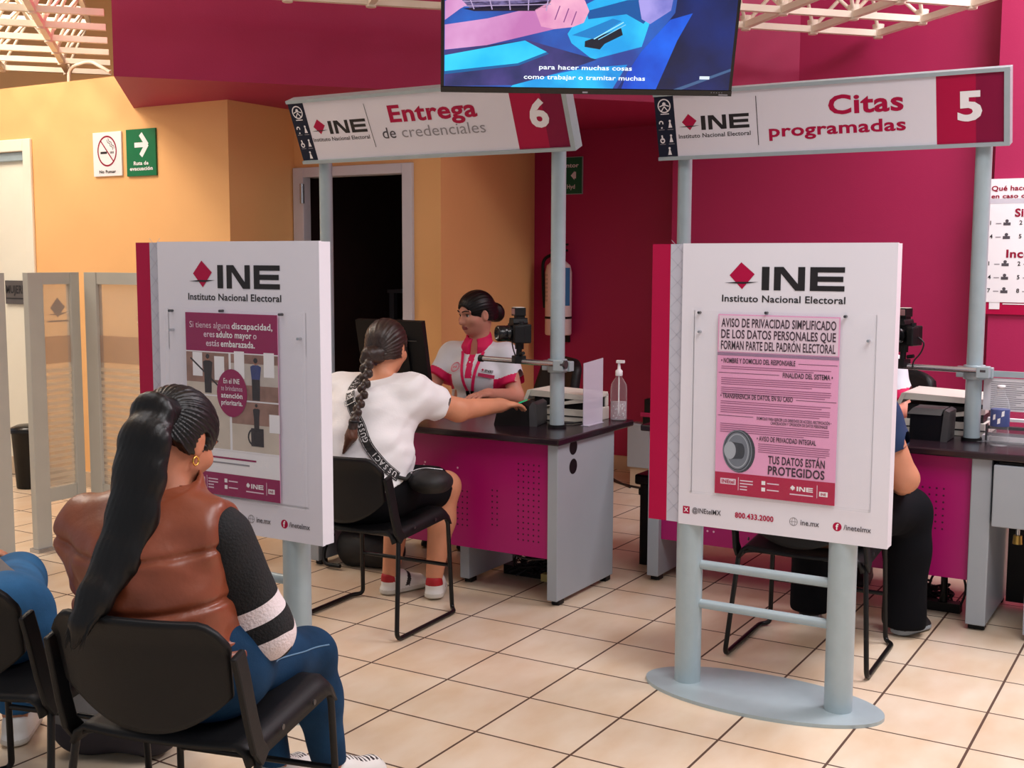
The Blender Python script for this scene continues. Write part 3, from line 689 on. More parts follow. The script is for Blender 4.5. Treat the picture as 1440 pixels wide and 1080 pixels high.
def privacy(F, W, H):
    F.rect(.004, H - .125, W - .004, H - .004, POST_PALE, .0008)
    for i, s_ in enumerate(('AVISO DE PRIVACIDAD SIMPLIFICADO', 'DE LOS DATOS PERSONALES QUE', 'FORMAN PARTE DEL PADRÓN ELECTORAL')):
        F.text(s_, .012, H - .042 - i * .0375, .0285, DKP, width=W - .024, bold=.03)
    F.rect(.0, H - .138, W, H - .128, mat('poster_mauve', (150, 120, 150), .5), .0008)
    def para(z, n, a=.015, b=None):
        rnd = random.Random(int(z * 1e4)); b = b or W - .02
        for i in range(n): F.rect(a, z - i * .0068, b - (rnd.random() * .1 if i == n - 1 else rnd.random() * .006), z - i * .0068 + .0022, LINET, .0009)
    def head(s_, z, w_, right=False, h=.0165):
        if right: F.text(s_ + ' •', W - .018, z, h, DKP, width=w_, align='r', bold=.03); F.rect(.006, z + .006, W - .03 - w_, z + .0075, DKP, .0009)
        else: F.text('• ' + s_, .014, z, h, DKP, width=w_, bold=.03); F.rect(.024 + w_, z + .006, W - .004, z + .0075, DKP, .0009)
    head('NOMBRE Y DOMICILIO DEL RESPONSABLE', H - .163, .255); para(H - .176, 2)
    head('FINALIDAD DEL SISTEMA', H - .203, .165, True); para(H - .215, 4); para(H - .247, 4)
    head('TRANSFERENCIA DE DATOS, EN SU CASO', H - .282, .25); para(H - .294, 2); para(H - .31, 4)
    head('DOMICILIO PARA EJERCER LOS DERECHOS DE ACCESO, RECTIFICACIÓN', H - .348, .25, True, .0095); F.text('CANCELACIÓN Y OPOSICIÓN DE DATOS PERSONALES', W - .03, H - .361, .0095, DKP, width=.19, align='r', bold=.03)
    para(H - .370, 5); F.text('• AVISO DE PRIVACIDAD INTEGRAL', .145, H - .419, .0165, DKP, width=.2, bold=.03); para(H - .430, 5, .15)
    F.text('TUS DATOS ESTÁN', W - .035, .119, .026, DKP, width=.19, align='r', bold=.035); F.text('PROTEGIDOS', W - .035, .083, .028, DKP, width=.19, align='r', bold=.04)
    cx, cy = .078, .152
    F.disc(cx + .006, cy - .001, .056, DIALD, .001, ry=.073); F.disc(cx, cy, .052, DIALM, .0012, ry=.071); F.ring(cx, cy, .048, .004, DIALD, e=.0014, ry=.067); F.ring(cx, cy, .04, .003, DIALL, e=.0014, ry=.058); F.disc(cx, cy, .034, DIALM, .0016, ry=.05)
    F.poly([(cx + .016, cy - .026), (cx + .016, cy + .026), (cx - .026, cy + .03), (cx - .026, cy - .03)], DIALD, .0018); F.disc(cx - .026, cy, .021, DIALL, .002, ry=.03); F.disc(cx + .014, cy, .012, DIALD, .0019, ry=.026)
    foot(F, W, PINK)
PHG = mat('poster_hall_grey', (196, 186, 178), .5, noise=.15, nscale=14); PHB = mat('poster_hall_brown', (150, 116, 104), .5, noise=.3, nscale=20); PHF = mat('poster_hall_floor', (208, 196, 182), .5, noise=.08, nscale=16)
PHD = mat('poster_dark_figure', (48, 42, 46), .5, noise=.3, nscale=40); PHBL = mat('poster_blue_shirt', (58, 68, 120), .5, noise=.2, nscale=40); PHS = mat('poster_skin_tone', (170, 120, 98), .5); PHM = mat('poster_mauve_band', (150, 6, 84), .5, noise=.03)
def priority(F, W, H):
    F.rect(0, 0, W, H, WHITE, .0004); F.rect(0, H - .128, W, H, PHM, .0008)
    F.text('Si tienes alguna', .02, H - .05, .021, POST_PALE, width=.185, bold=-.004); F.text('discapacidad,', .213, H - .05, .021, WHITE, width=.178, bold=.03)
    F.text('eres', .085, H - .08, .021, POST_PALE, width=.05); F.text('adulto mayor', .142, H - .08, .021, WHITE, width=.158, bold=.03); F.text('o', .307, H - .08, .021, POST_PALE)
    F.text('estás', .095, H - .11, .021, POST_PALE, width=.06); F.text('embarazada.', .162, H - .11, .021, WHITE, width=.152, bold=.03)
    a, b = H - .132, .158
    F.rect(0, b + .18, .195, a, PHB, .0008); F.rect(.205, b + .17, W, a, PHG, .0008); F.rect(0, b, .195, b + .175, PHF, .0008); F.rect(.205, b, W, b + .165, PHF, .0008)
    F.rect(0, b + .18, .195, b + .22, PHF, .001); F.rect(.205, a - .03, W, a, PHB, .001); F.rect(.205, b + .17, W, b + .22, PHB, .001); F.rect(.205, b + .09, W, b + .165, PHB, .001)
    for (u, w0, w1_) in ((.13, b + .23, b + .31), (.03, b + .24, b + .32), (.22, b + .24, b + .33), (.35, b + .25, b + .33), (.37, b + .07, b + .13)): F.rect(u, w0, u + .045, w1_, WHITE, .0012)
    def fig(u, w, h, body_, legs):
        F.poly([(u - h * .13, w + h * .5), (u + h * .13, w + h * .5), (u + h * .17, w + h * .8), (u + h * .08, w + h * .84), (u - h * .08, w + h * .84), (u - h * .17, w + h * .8)], body_, .0016)
        F.poly([(u - h * .12, w), (u + h * .12, w), (u + h * .13, w + h * .52), (u - h * .13, w + h * .52)], legs, .0015); F.disc(u, w + h * .91, h * .07, PHS, .0017, n=16); F.disc(u, w + h * .945, h * .065, PHD, .0018, n=16)
    fig(.10, b + .185, .13, PHD, PHD); fig(.315, b + .172, .138, PHBL, PHD); fig(.315, b + .07, .09, PHD, PHD)
    F.ring(.305, b + .05, .03, .006, PHD, e=.0016); F.rect(.29, b + .02, .345, b + .08, PHD, .0015); F.line(.02, b + .3, .19, b + .18, .006, PHD, .0013); F.rect(0, b - .004, W, b + .0, WHITE, .0012)
    F.disc(.208, b + .19, .068, PHM, .002, ry=.08)
    for i, (s_, bd) in enumerate((('En el INE', .02), ('te brindamos', -.002), ('atención', .035), ('prioritaria.', .035))): F.text(s_, .208, b + .222 - i * .024, .017, POST_PALE if bd < .01 else WHITE, width=.096 if i else .072, align='c', bold=bd, e=.003)
    F.rect(.09, .125, .31, .131, MATS['poster_mauve_band'], .0012); F.rect(.09, .108, .28, .113, GREYT, .0012)
    foot(F, W, PHM)
sR, pR = stand('white information board on two posts holding the pink privacy notice', -1.715, 3.79, privacy)
tag(pR.build('privacy_poster'), 'pink privacy notice poster with safe dial, in the right board pocket', 'poster')
sL, pL = stand('white information board holding the priority attention poster, behind the brown vest woman', -3.262, 2.875, priority)
tag(pL.build('priority_poster'), 'magenta and white priority attention poster with photos in the left board pocket', 'poster')

# ---- television
a_ = math.radians(54); tl_ = math.radians(19); TU = V(math.sin(a_), math.cos(a_), 0); TN = V(TU.y, -TU.x, 0); TWv = V(0, 0, 1) * math.cos(tl_) + TN * math.sin(tl_); TF = TU.cross(TWv).normalized()
TO = V(-2.547, 3.707, 2.118); TWd, THt = 1.1, .635
tv = thing('television', 'large flat television hanging from the ceiling, playing a captioned video', 'television', tuple(TO))
b = MB(); b.prism([TO, TO + TU * TWd, TO + TU * TWd + TWv * THt, TO + TWv * THt], -TF * .045, BLACKS)
q = TO + TU * .3 + TWv * .1; b.prism([q, q + TU * .5, q + TU * .5 + TWv * .4, q + TWv * .4], -TF * .085, BLACK); b.build('housing', tv, bevel=.004)
def em(name, rgb, st=1.0): return mat('screen_' + name, (5, 5, 6), .2, emit=rgb, estr=st, noise=0)
def emn(name, rgb, rgb2, sc=3., st=1., stretch=None):
    m = bpy.data.materials.new('screen_' + name); m.use_nodes = True; nt = m.node_tree; N = nt.nodes; L = nt.links; b_ = N['Principled BSDF']; b_.inputs['Base Color'].default_value = (.005, .005, .006, 1); b_.inputs['Roughness'].default_value = .2
    tc = N.new('ShaderNodeTexCoord'); n = N.new('ShaderNodeTexNoise'); n.inputs['Scale'].default_value = sc; n.inputs['Detail'].default_value = 4; r = N.new('ShaderNodeValToRGB'); r.color_ramp.elements[0].position = .35; r.color_ramp.elements[1].position = .65
    r.color_ramp.elements[0].color = (*lin(rgb), 1); r.color_ramp.elements[1].color = (*lin(rgb2), 1)
    if stretch: mp = N.new('ShaderNodeMapping'); mp.inputs['Scale'].default_value = stretch; L.new(tc.outputs['Object'], mp.inputs[0]); L.new(mp.outputs[0], n.inputs['Vector'])
    else: L.new(tc.outputs['Object'], n.inputs['Vector'])
    L.new(n.outputs['Fac'], r.inputs[0]); L.new(r.outputs[0], b_.inputs['Emission Color']); b_.inputs['Emission Strength'].default_value = st; return m
s = MB(); F = Face(s, TO + TF * .0005, TU, TWv); m0 = .012
F.rect(m0, .022, TWd - m0, THt - m0, emn('table_blue', (36, 60, 140), (30, 96, 190), 5), .0005)
sx = (TWd - 2 * m0) / 1310.; sy = sx
def SP(pts): return [(m0 + (x - 70) * sx, .022 + (398 - y) * sy) for x, y in pts]
F.poly(SP([(860, 398), (930, 290), (1100, 60), (1130, -340), (1380, -340), (1380, 398)]), emn('dark_coat', (2, 16, 56), (4, 34, 104), 4), .001)
F.poly(SP([(900, 330), (960, 230), (1080, 90), (1180, 60), (1120, 180), (1040, 398), (880, 398)]), emn('blue_glow', (4, 60, 180), (10, 96, 226), 5), .0012)
F.poly(SP([(620, 160), (700, 30), (830, -40), (1060, -60), (1000, 60), (960, 210), (740, 270), (640, 200)]), emn('cyan_table', (10, 150, 220), (40, 196, 240), 5), .0012)
F.poly(SP([(72, 240), (440, 190), (760, 270), (620, 320), (380, 390), (72, 398)]), emn('shadow_table', (30, 40, 90), (70, 60, 130), 6), .0013)
F.poly(SP([(72, 262), (430, 192), (530, 240), (400, 292), (72, 332)]), emn('paper', (20, 180, 236), (60, 214, 250), 4), .0016); F.poly(SP([(72, 332), (400, 292), (530, 240), (540, 248), (404, 302), (72, 346)]), em('paper_edge', (10, 90, 150)), .0017)
F.poly(SP([(380, 390), (560, 340), (700, 310), (900, 290), (860, 360), (840, 398), (372, 398)]), emn('cyan_sheet', (6, 130, 210), (30, 190, 240), 5), .0015)
F.poly(SP([(700, 190), (860, 130), (870, 160), (790, 200), (770, 225), (700, 215)]), em('phone_dark', (8, 20, 40)), .0017); F.poly(SP([(640, 165), (820, 90), (860, 100), (740, 180)]), em('phone_blue', (14, 120, 190)), .0018)
F.line(*SP([(740, 180)])[0], *SP([(870, 105)])[0], .004, em('white_line', (150, 220, 250)), .0019); F.line(*SP([(760, 182)])[0], *SP([(880, 115)])[0], .003, em('white_line2', (120, 200, 240)), .0019)
F.poly(SP([(700, 60), (880, 10), (1060, 0), (1000, 60), (960, 110), (880, 70), (710, 95)]), em('cyan_dark', (6, 80, 150)), .0015)
skin_a = emn('forearm', (184, 110, 170), (216, 160, 206), 4)
F.poly(SP([(72, 130), (260, 100), (420, 60), (520, 40), (600, 70), (560, 140), (420, 175), (260, 215), (72, 238)]), skin_a, .0018)
F.poly(SP([(470, 60), (560, 5), (620, -20), (690, 15), (712, 60), (690, 110), (640, 130), (560, 140), (500, 130)]), emn('fist', (206, 130, 176), (236, 176, 200), 7), .002)
for x0_, y0_ in ((580, 40), (620, 50), (655, 62)): F.line(*SP([(x0_, y0_)])[0], *SP([(x0_ - 20, y0_ + 60)])[0], .004, em('knuckle', (130, 70, 130)), .0022)
F.poly(SP([(72, 30), (150, -10), (200, 30), (140, 60), (72, 110)]), skin_a, .0018); F.poly(SP([(150, 60), (520, 50), (540, 20), (470, 64), (200, 70)]), em('sleeve_shadow', (20, 14, 40)), .002)
F.poly(SP([(130, -340), (600, -340), (560, 10), (460, 62), (190, 66), (120, 0)]), emn('check_shirt', (40, 30, 66), (112, 100, 150), 16, stretch=(1, 4, 9)), .0019)
for i in range(5): F.line(*SP([(170 + i * 90, -10)])[0], *SP([(200 + i * 80, 62)])[0], .004, em('check_line', (170, 150, 190)), .0021)
for i in range(3): F.line(*SP([(150, 10 + i * 20)])[0], *SP([(540, -10 + i * 22)])[0], .003, MATS['screen_check_line'], .0021)
F.poly(SP([(930, 10), (1000, -40), (1090, -30), (1080, 50), (990, 110), (950, 90)]), emn('other_hand', (110, 110, 190), (160, 150, 220), 8), .002)
F.poly(SP([(1120, 398), (1380, 300), (1380, 312), (1160, 398)]), em('strap', (60, 90, 130)), .0016); F.rect(*SP([(1238, 350)])[0], *SP([(1284, 336)])[0], em('bug', (210, 220, 230)), .0024)
capt = em('caption', (236, 248, 255), 1.1)
F.text('para hacer muchas cosas', *SP([(710, 316)])[0], 20 * sy, capt, width=424 * sx, align='c', bold=.02, e=.003); F.text('como trabajar o tramitar muchas', *SP([(708, 360)])[0], 20 * sy, capt, width=556 * sx, align='c', bold=.02, e=.003)
s.build('screen', tv)
bz = MB(); F = Face(bz, TO + TF * .001, TU, TWv); F.rect(0, 0, TWd, .02, BLACKS, .004); F.rect(.53, .004, .55, .01, GREYT, .0045)
for i in range(5): F.rect(TWd - .08 + i * .01, .012, TWd - .077 + i * .01, .014, GREYT, .0045)
F.rect(TWd - .05, .003, TWd - .015, .007, GREYT, .0045); bz.build('lower_bezel', tv)
mc = TO + TU * .55 + TWv * .32 - TF * .09
k = MB(); k.cyl(mc - TF * .02, V(mc.x, mc.y, 4.2) - V(TF.x, TF.y, 0) * .05, .022, BLACK, n=14); k.cyl(mc - TF * .02 + V(0, 0, -.08), mc - TF * .02 + V(0, 0, .1), .05, BLACK, n=14); k.build('ceiling_mount', tv)
# ================================================================== fittings and small things
# ---- privacy screens by the restrooms
SCRF = mat('grey_screen_frame', (198, 196, 186), .4, noise=.03)
FROSTP = glass('frosted_pane', (232, 214, 190), .34, .5, .2)
STRIPE = glass('frosted_stripe', (238, 222, 196), .62, .5, .2); BAND = glass('frosted_band', (196, 164, 142), .6, .5, .2); DIAM = mat('frosted_mark', (182, 164, 148), .6, noise=.03)
def screen(label, a, b, marks=True, pw=.09):
    a = V(*a, 0); b = V(*b, 0); d = (b - a).normalized(); n = V(d.y, -d.x, 0)
    if n.dot(-a) < 0: n = -n
    L_ = (b - a).length; t = thing('privacy_screen', label, 'screen panel', tuple((a + b) / 2), 0, 'privacy screens by the restrooms')
    def bx(mb, u0, u1, z0, z1, w, m): mb.prism([a + d * u0 - n * w + V(0, 0, z0), a + d * u1 - n * w + V(0, 0, z0), a + d * u1 + n * w + V(0, 0, z0), a + d * u0 + n * w + V(0, 0, z0)], (0, 0, z1 - z0), m)
    for u0, u1 in ((0, pw), (L_ - pw * .6, L_)):
        p = MB(); bx(p, u0, u1, .02, 1.425, .02, SCRF); bx(p, u0 - .01, u1 + .03, .0, .02, .035, CHROME); p.build('post', t, bevel=.003)
    for z0, z1 in ((1.365, 1.425), (.25, .32)):
        p = MB(); bx(p, pw, L_ - pw * .6, z0, z1, .016, SCRF); p.build('rail', t, bevel=.003)
    p = MB(); bx(p, pw, L_ - pw * .6, .32, 1.365, .003, FROSTP)
    F = Face(p, a + n * .0032, d if V(d.x, d.y, 0).cross(V(0, 0, 1)).dot(n) > 0 else -d, (0, 0, 1))
    s_ = 1 if F.U.dot(d) > 0 else -1
    u0, u1 = sorted((s_ * pw, s_ * (L_ - pw * .6)))
    F.rect(u0, .96, u1, 1.10, BAND, .0005)
    z = .335
    while z < .93: F.rect(u0, z, u1, z + .02, STRIPE, .0005); z += .034
    if marks:
        cx = (u0 + u1) / 2 + (0 if L_ > .5 else .01); k = .045
        F.poly([(cx - k, 1.245), (cx, 1.245 + k * 1.15), (cx + k, 1.248), (cx, 1.245 - k * 1.15)], DIAM, .001); F.poly([(cx - k * 1.5, 1.21), (cx + k * 1.4, 1.222), (cx + k * .3, 1.205)], DIAM, .0012); F.rect(cx - k * 1.4, 1.172, cx + k * 1.4, 1.18, DIAM, .001)
    lab(p.build('frosted_pane', t), 'frosted pane with pale stripes')
screen('narrow grey framed frosted screen standing edge-on before the restroom door', (-5.14, 3.82), (-5.14, 4.13))
screen('wide grey framed frosted screen running behind the left information board', (-5.085, 4.15), (-4.25, 4.15))
screen('grey framed screen cut off by the left edge of the photo', (-5.14, 3.69), (-5.14, 3.2), False)

# ---- restroom side
tb = thing('trash_can', 'small black trash can against the cream restroom door', 'trash can', (-6.64, 4.93, 0))
MB().lathe((-6.66, 4.93, .0), [(.0, .004), (.085, .004), (.105, .36), (.112, .365), (.112, .385), (.098, .385), (.08, .02), (0, .02)], BLACK).build('bucket', tb)
MB().lathe((-6.66, 4.93, .385), [(.113, 0), (.113, .012), (.07, .03), (0, .034)], BLACKS).build('lid', tb)
pl = MB(); pl.box((-7.15, 5.155, 1.185), (-6.9, 5.169, 1.345), mat('dark_grey_plate', (92, 86, 84), .45))
F = Face(pl, (-7.15, 5.155, 1.185), (1, 0, 0), (0, 0, 1)); F.text('MUJERES', .012, .075, .052, mat('plate_letters', (40, 36, 36), .5), width=.226, bold=.04); F.rect(.012, .035, .238, .043, MATS['plate_letters'], .001)
tag(pl.build('door_plate', bevel=.002), 'dark grey door plate reading MUJERES on the cream door', 'sign')
def wallsign(name, label, x0, z0, x1, z1, Y, base, draw, cat='sign', rot=0):
    m = MB(); m.box((x0, Y - .012, z0), (x1, Y - .001, z1), base); F = Face(m, (x0, Y - .012, z0), (1, 0, 0), (0, 0, 1)); draw(F, x1 - x0, z1 - z0); return tag(m.build(name, bevel=.0015), label, cat)
DRED = mat('dark_red_print', (150, 16, 54), .5)
def nosmoke(F, W, H):
    cx, cy, r = W * .5, H * .57, W * .34
    F.ring(cx, cy, r, .010, DRED, e=.001, ry=r * 1.08); F.rect(cx - .06, cy - .017, cx - .0, cy - .003, INK, .001)
    for i in range(4): F.rect(cx + .028 + i * .009, cy - .017, cx + .033 + i * .009, cy - .003, INK, .001)
    pts = [(cx + .0, cy + .07), (cx + .008, cy + .052), (cx + .028, cy + .045), (cx + .03, cy + .03), (cx + .052, cy + .022), (cx + .053, cy + .006)]
    for o in (0, .012):
        for p, q in zip(pts, pts[1:]): F.line(p[0] + o, p[1] + o * .6, q[0] + o, q[1] + o * .6, .004, INK, .001)
    F.line(cx - r * .68, cy + r * .78, cx + r * .68, cy - r * .78, .008, DRED, .0014); F.text('No Fumar', W / 2, H * .07, .018, INK, width=W * .58, align='c', bold=.04)
wallsign('no_smoking_sign', 'white no smoking sign reading No Fumar on the orange wall', -6.19, 2.01, -5.93, 2.282, 5.146, WHITE, nosmoke)
def evac(F, W, H):
    cx, cy = W * .48, H * .66
    F.line(cx - .05, cy, cx + .05, cy, .03, WHITE, .001); F.line(cx + .005, cy + .066, cx + .062, cy - .004, .032, WHITE, .0012); F.line(cx + .005, cy - .066, cx + .062, cy + .004, .032, WHITE, .0014)
    F.text('Ruta de', W / 2, H * .235, .022, WHITE, width=W * .5, align='c', bold=.05); F.text('evacuación', W / 2, H * .12, .022, WHITE, width=W * .78, align='c', bold=.05)
wallsign('evacuation_sign', 'green evacuation route sign with white arrow on the orange wall', -5.885, 2.002, -5.627, 2.286, 5.146, GREEN, evac)
def extsign(F, W, H):
    F.rect(.004, .004, W - .004, H - .004, mat('sign_dark_green', (0, 96, 66), .45), .0005)
    F.text('Extintor', W - .03, H * .72, .03, WHITE, width=W * .76, align='r', bold=.03); F.poly([(W * .62, H * .5), (W * .74, H * .62), (W * .74, H * .38)], WHITE, .001); F.rect(W * .72, H * .42, W * .79, H * .6, WHITE, .001); F.text('PQS Hyd', W - .06, H * .15, .03, WHITE, width=W * .6, align='r', bold=.02)
wallsign('extinguisher_sign', 'green extinguisher sign partly hidden by the right post of header 6', -4.24, 1.965, -3.99, 2.23, 7.6, GREY, extsign)
def emergency(F, W, H):
    F.rect(.0, H * .80, W, H * .84, mat('pale_grey_print', (206, 204, 214), .5), .0006)
    F.text('Qué hacer', .03, H * .905, .026, DRED, width=.2, bold=.04); F.text('en caso de emergencia', .03, H * .845, .022, DRED, width=.42, bold=.04)
    F.text('Sismo', .155, H * .695, .042, DRED, width=.16, bold=.05); F.text('Incendio', .12, H * .365, .042, DRED, width=.26, bold=.05)
    n = 1
    for (z, k) in ((H * .63, 3), (H * .52, 3), (H * .30, 3), (H * .19, 3), (H * .08, 3)):
        for i in range(k):
            u = .03 + i * .15; F.text(str(n), u, z, .022, INK, bold=.03); F.rect(u + .03, z + .004, u + .058, z + .009, GREYT, .001); F.rect(u + .068, z - .004, u + .105, z + .012, MATS['dark_grey_print'], .001); F.disc(u + .086, z + .02, .009, MATS['dark_grey_print'], .001, n=12)
            n += 1
        if z == H * .52: n = 1
em_ = thing('emergency_poster', 'white emergency instructions poster at the right edge of the photo', 'poster', (-.9, 7.0, 1.27))
p = MB(); p.box((-1.172, 7.0, 1.272), (-.52, 7.012, 1.946), WHITE); emergency(Face(p, (-1.172, 7.0, 1.272), (1, 0, 0), (0, 0, 1)), .652, .674); p.build('poster_sheet', em_)
p = MB(); p.box((-1.16, 7.004, 1.205), (-.52, 7.016, 1.272), PINK); F = Face(p, (-1.16, 7.004, 1.205), (1, 0, 0), (0, 0, 1)); F.rect(.03, .028, .085, .068, WHITE, .002); F.rect(.1, .055, .4, .061, WHITE, .002); p.build('lower_band', em_)

# ---- fire extinguisher
ex = thing('fire_extinguisher', 'white fire extinguisher hung on the dark magenta wall behind counter 6', 'fire extinguisher', (-4.125, 7.5, .957))
EXW = mat('extinguisher_white', (240, 216, 214), .35, noise=.03); EXB = mat('extinguisher_blue_label', (60, 120, 170), .5)
m = MB(); m.lathe((-4.125, 7.49, .957), [(0, 0), (.09, 0), (.096, .01), (.096, .45), (.085, .50), (.05, .53), (.03, .54), (.03, .56), (0, .56)], EXW, n=36); m.build('tank', ex)
m = MB()
for i in range(14):
    for (a0, a1, mt, z0, z1) in ((math.radians(-44), math.radians(-4), EXB, 1.17, 1.44), (math.radians(-150), math.radians(-118), INK, 1.2, 1.42)):
        t0 = a0 + (a1 - a0) * i / 14; t1 = a0 + (a1 - a0) * (i + 1) / 14
        if mt is INK and i % 4 != 1: continue
        zz = [(z0, z1)] if mt is EXB else [(z0 + q * .03, z0 + q * .03 + .015) for q in range(7)]
        for za, zb_ in zz: m.add([(-4.125 + .0968 * math.cos(t), 7.49 + .0968 * math.sin(t), z) for t, z in ((t0, za), (t1, za), (t1, zb_), (t0, zb_))], [(0, 1, 2, 3)], mt, True)
lab(m.build('label', ex), 'blue and black label')
MB().lathe((-4.125, 7.49, 1.075), [(.0975, 0), (.0985, .002), (.0985, .014), (.0975, .016)], BLACK, n=36).build('strap', ex)
m = MB(); m.cyl((-4.125, 7.49, 1.515), (-4.125, 7.49, 1.56), .022, BLACK); m.box((-4.155, 7.42, 1.555), (-4.055, 7.5, 1.57), BLACK); m.prism([(-4.155, 7.44, 1.575), (-4.035, 7.44, 1.60), (-4.035, 7.47, 1.60), (-4.155, 7.47, 1.575)], (0, 0, .012), BLACK); vh_ = m.build('valve_handle', ex)
m = MB(); m.tube([(-4.155, 7.47, 1.54), (-4.245, 7.47, 1.5), (-4.24, 7.47, 1.3), (-4.23, 7.475, 1.15)], .012, BLACK, fillet=.06); m.build('hose', ex)
m = MB(); m.cyl((-4.105, 7.47, 1.6), (-4.105, 7.47, 1.615), .012, CHROME); m.build('pull_pin', vh_)
MB().box((-4.165, 7.58, .9), (-4.085, 7.599, 1.4), BLACK).build('wall_bracket', ex)

# ---- camera bars, cameras
def cam_bar(label, px_, py__, x0, x1, z):
    t = thing('camera_bar', label, 'camera mount', (px_, py__, z), 0, 'camera bars clamped to the posts')
    m = MB(); m.tube([(x0, py__ - .062, z + .008), (x1, py__ - .062, z)], .0125, CHROME, n=16); m.cyl((x1, py__ - .062, z), (x1 + .022, py__ - .062, z), .019, SCREWM, n=16); m.cyl((x0 - .02, py__ - .062, z + .008), (x0, py__ - .062, z + .008), .016, BLACK, n=16); lab(m.build('cross_tube', t), 'brushed steel tube')
    m = MB(); n = 32
    m.lathe((px_, py__, z - .042), [(.0345, 0), (.044, 0), (.044, .06), (.0345, .06), (.0345, 0)], GREY, n=36); m.box((px_ - .07, py__ - .02, z - .035), (px_ - .036, py__ + .02, z + .01), GREY); m.box((px_ + .036, py__ - .02, z - .035), (px_ + .075, py__ + .02, z + .01), GREY); m.box((px_ + .02, py__ - .08, z - .03), (px_ + .07, py__ - .03, z + .018), GREY); m.build('clamp', t, bevel=.003)
    return t
def dslr(label, x, y, z, yaw, kx=1):
    t = thing('digital_camera', label, 'camera', (x, y, z), yaw, 'cameras on the counters'); X = TM[t.name]
    m = MB(X); m.box((-.07, -.032, -.045), (.07, .032, .04), BLACK); m.box((.04, -.05, -.045), (.072, .0, .035), BLACK); m.prism([(-.03, -.04, .04), (.03, -.04, .04), (.022, -.04, .066), (-.022, -.04, .066)], (0, .07, 0), BLACK); m.cyl((.05, -.01, .04), (.05, -.01, .052), .012, BLACKS); m.cyl((-.05, .0, .04), (-.05, .0, .052), .016, BLACKS); cb_ = m.build('camera_body', t, bevel=.006, seg=3)
    m = MB(X); m.lathe((0, -.03, -.003), [(.0, 0), (.036, 0), (.037, .03), (.034, .034), (.036, .04), (.036, .075), (.032, .08), (.028, .08), (.026, .07), (0, .066)], BLACKS, n=32, axis='y')
    m.build('lens', cb_)
    m = MB(X); m.box((-.018, -.02, .064), (.018, .02, .076), BLACK); m.box((-.024, -.03, .076), (.024, .022, .112), BLACK); m.box((-.02, -.032, .082), (.02, -.029, .108), mat('flash_window', (150, 110, 112), .3)); m.box((-.022, -.026, .112), (.022, .016, .115), CREAMP); m.build('flash', cb_, bevel=.004)
    m = MB(X); m.cyl((0, 0, -.045), (0, 0, -.075), .02, BLACK); m.cyl((0, 0, -.065), (0, -.005, -.12), .013, BLACK); m.box((-.022, -.03, -.14), (.022, .025, -.105), BLACK); m.cyl((.02, 0, -.095), (.05, 0, -.09), .008, BLACK); m.build('mount', t, bevel=.003)
    m = MB(X); m.tube([(kx * .07, .0, -.01), (kx * .10, .0, -.03), (kx * .085, .0, -.075), (kx * .05, .0, -.11), (kx * .045, .0, -.14)], .0035, INK, fillet=.03, n=8); m.build('cable', t)
    return t
cam_bar('steel camera bar clamped to the right post of counter 6', -2.572, 4.665, -2.93, -2.515, 1.035)
cam_bar('steel camera bar clamped to the right post of counter 5', -.895, 5.262, -1.5, -.86, 1.045)
dslr('black camera on the bar of counter 6, left of the extinguisher', -2.735, 4.603, 1.17, math.radians(-38), -1)
dslr('black camera at counter 5 peeking out behind the privacy notice board', -1.175, 5.2, 1.185, math.radians(-20), 1)

# ---- on counter 6
dt = .742
DGREY = mat('charcoal_plastic', (62, 62, 64), .45)
fs_ = thing('fingerprint_scanner', 'black fingerprint scanner with lit green pad on counter 6', 'scanner', (-2.77, 4.67, dt)); X = Matrix.Translation((-2.775, 4.665, dt)) @ Matrix.Rotation(math.radians(12), 4, 'Z')
m = MB(X); m.prism([(-.10, -.06, 0), (.075, -.06, 0), (.075, -.055, .085), (.03, -.05, .105), (-.09, -.055, .05)], (0, .15, 0), BLACK); m.build('body', fs_, bevel=.006)
m = MB(X); m.prism([(.075, -.065, 0), (.11, -.06, 0), (.105, -.055, .10), (.085, -.055, .112), (.07, -.06, .09)], (0, .155, 0), DGREY); lab(m.build('side_cheek', fs_, bevel=.005), 'charcoal side cheek')
PADG = mat('lit_green_pad', (0, 120, 80), .3, emit=(10, 190, 130), estr=.55)
m = MB(X); m.prism([(-.075, -.03, .06), (.02, -.03, .103), (.02, -.03, .108), (-.075, -.03, .065)], (0, .10, 0), PADG); lab(m.build('glass_pad', fs_), 'lit green glass pad')
m = MB(X); m.tube([(.1, .08, .012), (.16, .1, .006), (.2, .05, .006), (.245, .07, .006), (.27, .12, .006)], .004, INK, fillet=.04, n=8); m.build('cable', fs_)
